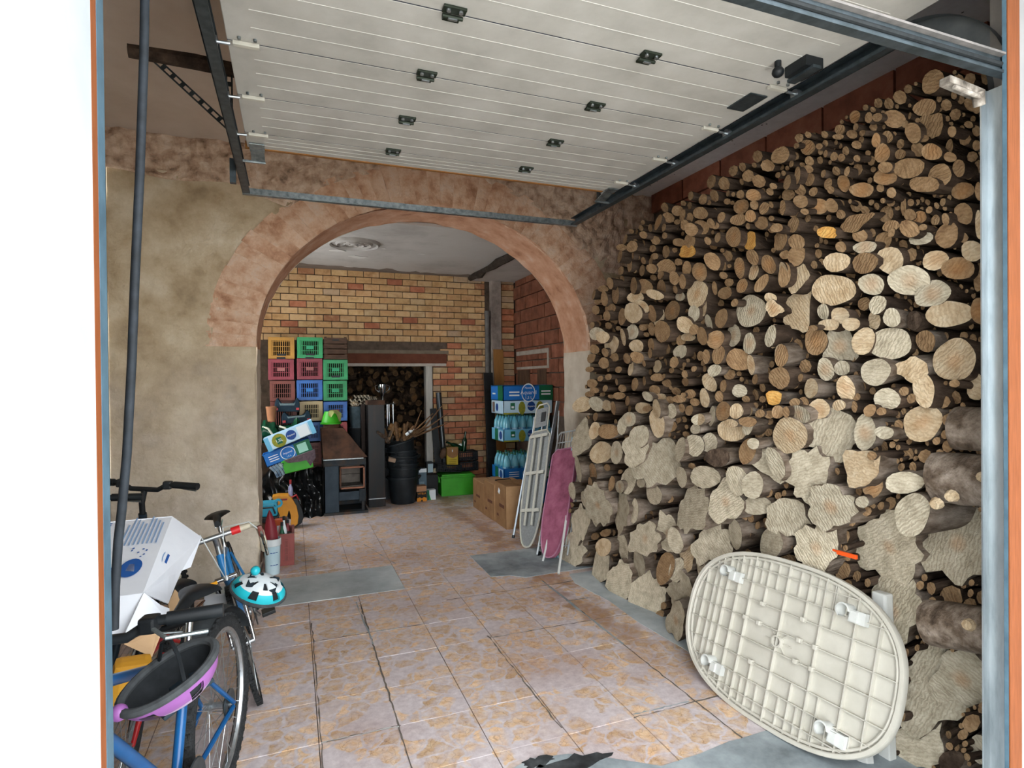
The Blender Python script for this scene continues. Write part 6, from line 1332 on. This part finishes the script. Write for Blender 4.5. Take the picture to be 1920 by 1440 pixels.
def bike(name, lab, loc, heading, lean, R_, rw, WB, fm, fork, bar, seat_z, bar_z, seat_x=.2, steer=0, rimm=alu, grip=black_pl, saddlem=black_pl, fender=None, postm=chrome, head=None, bb=None, barx=None, gripm2=None, spring=None, W2=.28):
    t = thing(name, lab, 'bicycle', loc); t.rotation_euler = Euler((lean, 0, heading), 'XYZ')
    bbp = Vector(bb or (WB*.41, 0, R_*.85)); rh = Vector((0, 0, R_)); fh = Vector((WB, 0, R_)); ht = Vector(head or (WB*.80, 0, bar_z-.12)); hb = ht + (fh-ht).normalized()*.11
    st = Vector((seat_x+.05, 0, seat_z-.17)); cr = ht + (fh-ht).normalized()*(max(.12, (fh-ht).length-R_-.03))
    f = MB(); f.tube([st, ht + (hb-ht)*.2], .015, 12); f.tube([bbp, hb], .018, 12); f.tube([bbp, st], .0155, 12); f.tube([ht, hb], .019, 12)
    fr = f.build('frame', fm, t, smooth=True)
    for s in (-1, 1):
        MB().tube([bbp+Vector((-.04, s*.03, 0)), rh+Vector((.02, s*.058, 0))], .009, 8).build('chain_stay', fm, fr, smooth=True); MB().tube([st+Vector((0, s*.02, -.03)), rh+Vector((.01, s*.058, .01))], .008, 8).build('seat_stay', fm, fr, smooth=True)
    MB().tube([bbp+Vector((0, -.045, 0)), bbp+Vector((0, .045, 0))], .022, 14).build('bottom_bracket', alu, fr, smooth=True)
    MB().tube([st-Vector((-.01, 0, .03)), Vector((seat_x, 0, seat_z-.02))], .0125, 12).build('seat_post', postm, t, smooth=True)
    saddle(t, (seat_x, 0, seat_z), saddlem, .21)
    wheel(t, 'rear_wheel', rh, R_, rw, rimm)
    wheel(t, 'front_wheel', fh, R_, rw, rimm, steer or None)
    k = MB(); sd = Vector((-math.sin(steer), math.cos(steer), 0))
    for s in (-1, 1): k.tube([cr + sd*s*.045 + Vector((0, 0, .02)), cr + sd*s*.05 - Vector((0, 0, .03)), fh + sd*s*.05], [.012, .012, .008], 10)
    k.tube([cr + sd*.05 + Vector((0, 0, .015)), cr - sd*.05 + Vector((0, 0, .015))], .013, 10); k.tube([hb, cr], .015, 10); fk = k.build('fork', fork, t, smooth=True)
    if spring: MB().tube([hb - Vector((0, 0, .0)), hb+(cr-hb)*.9], .022, 12).build('spring_sleeve', spring, fk, smooth=True)
    c0 = Vector((barx if barx is not None else ht.x+.02, 0, bar_z)); h_ = MB()
    if bar == 'flat':
        pts = [c0 + sd*q + Vector((-.03*abs(q)/.28, 0, .03 if abs(q) > .1 else 0)) for q in (-W2, -W2*.43, -W2*.25, W2*.25, W2*.43, W2)]
        h_.tube(pts, .0125, 10); h_.tube([ht, ht+(ht-hb).normalized()*.06, c0], .014, 10); hbo = h_.build('handlebar', black_pl if grip is black_pl else alu, t, smooth=True)
        for s in (-1, 1):
            e = c0 + sd*s*W2 + Vector((-.03, 0, .03)); i_ = c0 + sd*s*(W2-.125) + Vector((-.018, 0, .03)); MB().tube([i_, e], .0175, 12).build('grip', grip, hbo, smooth=True)
            MB().box(i_ - sd*s*.035 + Vector((.01, 0, -.004)), (.045, .04, .04)).build('shifter', black_pl, hbo, bevel=.008)
            MB().tube([i_ - sd*s*.02 + Vector((.03, 0, -.01)), i_ + sd*s*.02 + Vector((.06, 0, -.025)), e + Vector((.05, 0, -.03)) - sd*s*.02], .0055, 8).build('brake_lever', galv, hbo, smooth=True)
    else:
        fw = Vector((math.cos(steer), math.sin(steer), 0))
        h_.tube([c0 - sd*.10, c0 + sd*.10], .013, 10); h_.tube([ht, ht+(ht-hb).normalized()*.05, c0], .014, 10); hbo = h_.build('handlebar', alu, t, smooth=True)
        for s in (-1, 1):
            p0 = c0 + sd*s*.09; pts = [p0, c0 + sd*s*.17, c0 + sd*s*.2 + fw*.03 + Vector((0, 0, -.004)), c0 + sd*s*.205 + fw*.09 + Vector((0, 0, -.03)), c0 + sd*s*.205 + fw*.10 + Vector((0, 0, -.08)), c0 + sd*s*.2 + fw*.05 + Vector((0, 0, -.13)), c0 + sd*s*.2 - fw*.05 + Vector((0, 0, -.14))]
            MB().tube(pts, .0155, 10).build('bar_tape', mat('cream_tape', ['#b9b09a', '#d2cbb8'], 20, .8), hbo, smooth=True); MB().tube([p0 - sd*s*.012, p0 + sd*s*.03], .02, 12).build('red_band', plastic('signal_red', '#b01218', '#c81c20'), hbo, smooth=True)
            q0 = c0 + sd*s*.205 + fw*.11 + Vector((0, 0, -.02)); MB().box(q0, (.03, .025, .06)).build('brake_hood', plastic('brown_hood', '#5a2a20', '#70362a'), hbo, bevel=.01); MB().tube([q0 + fw*.01, q0 + fw*.04 + Vector((0, 0, -.05)), q0 + fw*.03 + Vector((0, 0, -.12))], .007, 8).build('brake_lever', chrome, hbo, smooth=True)
            MB().tube([q0, q0 + Vector((0, 0, .07)) + fw*.03 - sd*s*.04, c0 + Vector((0, 0, .06)) + fw*.12 + sd*s*.05, cr + fw*.05 + Vector((0, 0, .02))], .003, 6).build('brake_cable', mat('white_cable', ['#b6bbbc'], rough=.4), hbo, smooth=True)
    ck = MB(); 
    ck.lathe([(.035, -.06), (.085, -.062), (.088, -.058), (.035, -.055)], 32, bbp, Euler((PI/2, 0, 0)).to_matrix()); ckr = ck.build('chain_ring', dgalv, t, smooth=True)
    for s, a in ((-1, .6), (1, .6+PI)):
        q = bbp + Vector((.155*math.cos(a), s*.075, .155*math.sin(a))); MB().tube([bbp + Vector((0, s*.06, 0)), q], .009, 8).build('crank_arm', alu, ckr, smooth=True)
        p_ = MB().box(q + Vector((0, s*.05, 0)), (.085, .075, .022)).build('pedal', black_pl, ckr, bevel=.005)
    MB().lathe([(.02, -.04), (.055, -.042), (.055, -.036), (.02, -.02)], 24, rh, Euler((PI/2, 0, 0)).to_matrix()).build('cassette', dgalv, t, smooth=True)
    if fender:
        g = MB(); rows = []
        for q in range(15):
            a = math.radians(38 + q*8); rows.append([g.bm.verts.new(rh + Vector(((R_+.025)*math.cos(a), y_, (R_+.025-abs(y_)*.35)*math.sin(a)+(.10*(1-q/14)**2)))) for y_ in (-.04, -.02, 0, .02, .04)])
        for A, B in zip(rows, rows[1:]):
            for q in range(4): g.face([A[q], A[q+1], B[q+1], B[q]])
        g.build('mudguard', fender, t, smooth=True)
    return t
bl = plastic('bike_blue', '#0b3f6e', '#14568e', .3); bl2 = plastic('bike_sky', '#1f6aa5', '#2f80bd', .3); rd = plastic('bike_red', '#96141a', '#b31e22', .35); dk = plastic('bike_dark', '#14202a', '#1f2d38', .35); guard = mat('grey_guard', ['#1f2326', '#33383b'], 12, .6)
HA = math.atan2(-.978, -.205)
bike('mountain_bike', 'blue mountain bike with black mudguard and the pink helmet on its bar', (-.265, 2.43, 0), HA, .03, .325, .026, 1.02, bl, alu, 'flat', .80, .925, .22, steer=.10, fender=guard, bb=(.40, 0, .28), head=(.78, 0, .84))
HB = math.atan2(-.99, .10)
bike('road_bike', 'light blue road bike with cream drop bars and chrome fork by the arch pillar', (-.255, 3.95, 0), HB, .24, .285, .014, .87, bl2, chrome, 'drop', .76, .80, .14, steer=.03, spring=alu, saddlem=black_pl, head=(.70, 0, .70))
bike('childrens_bike', 'small red bike squeezed between the blue bikes under the white carton', (-.57, 3.20, 0), math.atan2(-.99, -.06), -.10, .27, .028, .82, rd, rd, 'flat', .58, .62, .14, W2=.17)
bike('grey_bike', 'dark bike behind the white carton with its handlebar against the plaster wall', (-.80, 2.55, 0), math.atan2(.99, .06), .05, .32, .026, 1.0, dk, dk, 'flat', .8, 1.02, .2, steer=-.35)
bike('wall_bike', 'dark blue bike standing against the left wall behind the other bikes', (-1.02, 2.35, 0), math.atan2(.99, .03), .05, .32, .024, 1.0, plastic('bike_navy', '#122a4a', '#1b3a62', .35), dk, 'flat', .8, 1.0, .2, steer=.1)
# orange pedal reflector
o = MB().box((0, 0, 0), (.075, .012, .014), (0, -.25, .1)).build('pedal_reflector', mat('amber_plastic', ['#c58a14'], rough=.35), None, bevel=.002, loc=at(391, 1098, Y=2.95)); tag(o, 'amber pedal reflector between the two blue bikes', 'reflector')

# ================================================================== WHITE CARTON
ctn = mat('white_carton', ['#c9ccd4', '#d6d9df'], 4, .8); ctn_i = mat('carton_inside', ['#a98a68', '#b89a78'], 5, .9); cblue = mat('carton_blue_print', ['#1c4f94'], rough=.7); cgrey = mat('carton_grey_print', ['#7c97ba'], rough=.8)
P1 = at(323, 968, Y=2.72); P2 = at(268, 1112, Y=2.22); LX = Vector((-.40, -.02, .0)); P1L, P2L = P1+LX, P2+LX
t = thing('white_carton', 'large white printed carton with open flaps lying on the bicycles', 'carton', P2)
def panel(name, pts, m=ctn, th=.004):
    pts = [Vector(p)-P2 for p in pts]; n_ = (pts[1]-pts[0]).cross(pts[2]-pts[0]).normalized()*th; mb = MB(); A = mb._v(pts); B = mb._v([p+n_ for p in pts]); mb.face(A); mb.face(B[::-1])
    for k in range(len(pts)): mb.face([A[k], A[(k+1) % len(pts)], B[(k+1) % len(pts)], B[k]])
    return mb.build(name, m, t)
panel('top_panel', [P1L, P1, P2, P2L])
Bd = at(240, 1203, Y=2.16); dn = Bd - P2
panel('front_panel', [P2L, P2, P2+dn, P2L+dn]); panel('back_panel', [P1, P1L, P1L+dn, P1+dn]); panel('bottom_panel', [P2+dn, P1+dn, P1L+dn, P2L+dn]); panel('end_panel', [P1L, P2L, P2L+dn, P1L+dn])
panel('flap', [P1, at(378, 1007, Y=2.74), at(358, 1063, Y=2.58), at(341, 1070, Y=2.54), at(328, 1100, Y=2.42), at(316, 1131, Y=2.30), P2])
panel('flap', [P2, at(300, 1136, Y=2.24), at(316, 1142, Y=2.26), at(315, 1165, Y=2.23), at(225, 1205, Y=2.12)])
panel('inner_flap', [at(316, 1131, Y=2.45), at(328, 1105, Y=2.52), at(340, 1117, Y=2.52), at(318, 1166, Y=2.4)], ctn_i); panel('inner_flap', [at(232, 1208, Y=2.10), at(296, 1176, Y=2.14), at(300, 1195, Y=2.15), at(285, 1232, Y=2.12)], ctn_i)
ex = (P2L-P2); ey = (P1-P2)    # print on the top panel
exn, eyn = -ex.normalized(), ey.normalized(); lw, lh = ex.length, ey.length
nrm = exn.cross(eyn).normalized(); O_ = Vector((0, 0, 0)) + nrm*.0015
def pd(m, poly, name='print'):
    mb = MB(); mb.face(mb._v([O_ - exn*(a*lw)*-1*-1 + eyn*(b*lh) + nrm*.004 for a, b in poly])); return mb.build(name, m, t)
for k in range(9): h_ = .30+.035*((k*5) % 4); pd(cgrey, rect(.045+k*.036, .60, .045+k*.036+.014, .60+h_))
pd(cblue, circ(.17, .30, .085, 22, .11)); pd(ctn, [(.13, .25), (.2, .27), (.19, .35), (.15, .34)]); pd(cblue, circ(.33, .22, .085, 22, .11))
for k in range(4): pd(ctn, rect(.29+k*.024, .2, .30+k*.024, .26))
rdm = random.Random(6)
for k in range(12): a, b = rdm.uniform(.1, .42), rdm.uniform(.40, .56); pd(cblue, circ(a, b, rdm.uniform(.004, .012), 8, rdm.uniform(.006, .014)))
for k in range(4): pd(cblue, rect(.50, .85+k*.03, .60, .865+k*.03))
pd(cblue, rect(.72, .0, .74, .95))
dl = lambda a, b: Vector((0, 0, 0)) - exn*(a*lw) + dn*b
for k in range(4):
    mb = MB(); nf = -(exn.cross(dn)).normalized()*-.005; mb.face(mb._v([dl(.08+.03*k, .15)+nf, dl(.095+.03*k, .15)+nf, dl(.115+.03*k, .85)+nf, dl(.10+.03*k, .85)+nf])); mb.build('print', cgrey, t)
c_ = (at(310, 1050, Y=2.46)-P2); f1 = (at(323, 968, Y=2.72)-at(268, 1112, Y=2.22)).normalized(); f2 = (at(358, 1063, Y=2.58)-at(300, 1030, Y=2.5)).normalized(); f2 = (f2-f1*f2.dot(f1)).normalized(); nf = f2.cross(f1).normalized()*.005
mb = MB(); mb.face(mb._v([c_ + nf + f1*(.05*math.cos(q)) + f2*(.02*math.sin(q)) for q in [2*PI*k/18 for k in range(18)]])); mb.build('logo_ring', cgrey, t); mb = MB(); mb.face(mb._v([c_ + nf*1.3 + f1*(.044*math.cos(q)) + f2*(.016*math.sin(q)) for q in [2*PI*k/18 for k in range(18)]])); mb.build('logo_field', ctn, t); mb = MB(); mb.face(mb._v([c_ + nf*1.6 + f1*a + f2*b for a, b in ((-.03, -.006), (.03, -.004), (.03, .006), (-.03, .004))])); mb.build('logo_mark', cblue, t)
# a second white carton lower between the bikes, and the yellow bag
o = MB().box((0, 0, 0), (.10, .16, .12), (.1, .1, .1)).build('carton_below', mat('grey_white_card', ['#a8adb5', '#bcc1c8'], 4, .85), None, bevel=.004, loc=at(402, 1150, Y=3.05)); tag(o, 'greyish white carton low between the blue bikes', 'carton')
o = MB().box((0, 0, 0), (.1, .06, .14), (.2, .1, .2)).build('yellow_sack', mat('amber_sack', ['#b07a1e', '#c8932c'], 6, .7), None, bevel=.02, loc=at(246, 1275, Y=2.05)); tag(o, 'amber yellow sack wedged behind the pink helmet', 'sack')

# ================================================================== HELMETS
def helmet(name, lab, loc, R_, outer, outer2, size=(.125, .098, .10)):
    t = thing(name, lab, 'helmet', loc); t.rotation_euler = R_
    n_, m_ = 36, 12; a, b, c = size
    def sh(k, q, f=1.0):
        th = 2*PI*k/n_; ph = PI/2*q/m_; p = Vector((a*math.cos(th)*math.cos(ph), b*math.sin(th)*math.cos(ph), c*math.sin(ph)))
        if p.x < 0: p.x *= 1.12; p.z *= 1 - .12*(-p.x/a)
        return p*f
    def vent(k, q):
        return (q in (2, 3, 4, 5) and k % 6 in (1, 2)) or (q in (7, 8, 9) and k % 6 in (4, 5) and q < 10)
    s = MB(); s2 = MB(); lin = MB(); V = {}; V2 = {}
    for q in range(m_):
        for k in range(n_):
            tgt = s if q < 5 else s2
            if vent(k, q): continue
            tgt.face(tgt._v([sh(k, q), sh(k+1, q), sh(k+1, q+1), sh(k, q+1)]))
            tgt.face(tgt._v([sh(k, q, .93), sh(k, q+1, .93), sh(k+1, q+1, .93), sh(k+1, q, .93)]))
    for q in range(m_):
        for k in range(n_): lin.face(lin._v([sh(k, q, .9), sh(k+1, q, .9), sh(k+1, q+1, .9), sh(k, q+1, .9)]))
    for x_ in (s, s2, lin): bmesh.ops.remove_doubles(x_.bm, verts=x_.bm.verts, dist=1e-4)
    s.build('lower_shell', outer, t, smooth=True); s2.build('upper_shell', outer2, t, smooth=True); foam = mat('black_foam', ['#15181a', '#26292c'], 30, .9); lin.build('liner', foam, t, smooth=True)
    MB().tube([sh(k, 0, .97) for k in range(n_)], .011, 8, closed=True).build('rim_band', mat('grey_foam', ['#2c2e30', '#45484a'], 30, .9), t, smooth=True)
    for k in range(3): MB().box((-.05+.05*k, 0, c*.74), (.03, .09, .012)).build('pad', mat('blue_black_pad', ['#1c2830'], rough=.7), t, bevel=.004)
    MB().tube([sh(n_//4, 0, .93), Vector((.02, .05, -.06)), Vector((.03, 0, -.09)), Vector((.02, -.05, -.06)), sh(3*n_//4, 0, .93)], .005, 6).build('strap', black_pl, t, smooth=True)
    return t
pk = plastic('pink', '#7d4a86', '#905a98', .4); pk2 = plastic('pale_pink', '#a890ae', '#b9a4be', .4); tq = plastic('turq', '#1b9fae', '#27b3c0', .35); tw = plastic('silver_white', '#b4bcc0', '#ccd3d6', .35)
# upside down on the bar: its opening looks up towards the doorway
zax = Vector((.28, -.30, -.92)).normalized() ; zax = Vector((.30, .25, -.92)).normalized()
xax = Vector((.78, .45, .30)); xax = (xax - zax*xax.dot(zax)).normalized(); yax = zax.cross(xax)
h1 = helmet('pink_helmet', 'pink and white cycle helmet hanging upside down from the mountain bike', at(322, 1262, Y=1.66), Matrix((xax, yax, zax)).transposed().to_euler(), pk, pk2, (.112, .084, .09))
MB().ell((-.125, .0, .0), (.02, .02, .02), 12, 8).build('dial', pk, h1, smooth=True)
zax = Vector((.25, -.45, .75)).normalized(); xax = Vector((.90, -.1, -.25)); xax = (xax - zax*xax.dot(zax)).normalized(); yax = zax.cross(xax)
h2 = helmet('turquoise_helmet', 'turquoise and white cycle helmet hanging from the road bike handlebar', at(487, 1108, Y=2.92), Matrix((xax, yax, zax)).transposed().to_euler(), tq, tw, (.115, .085, .08))
MB().ell((-.05, .03, .085), (.022, .022, .022), 12, 8).build('dial', tq, h2, smooth=True)
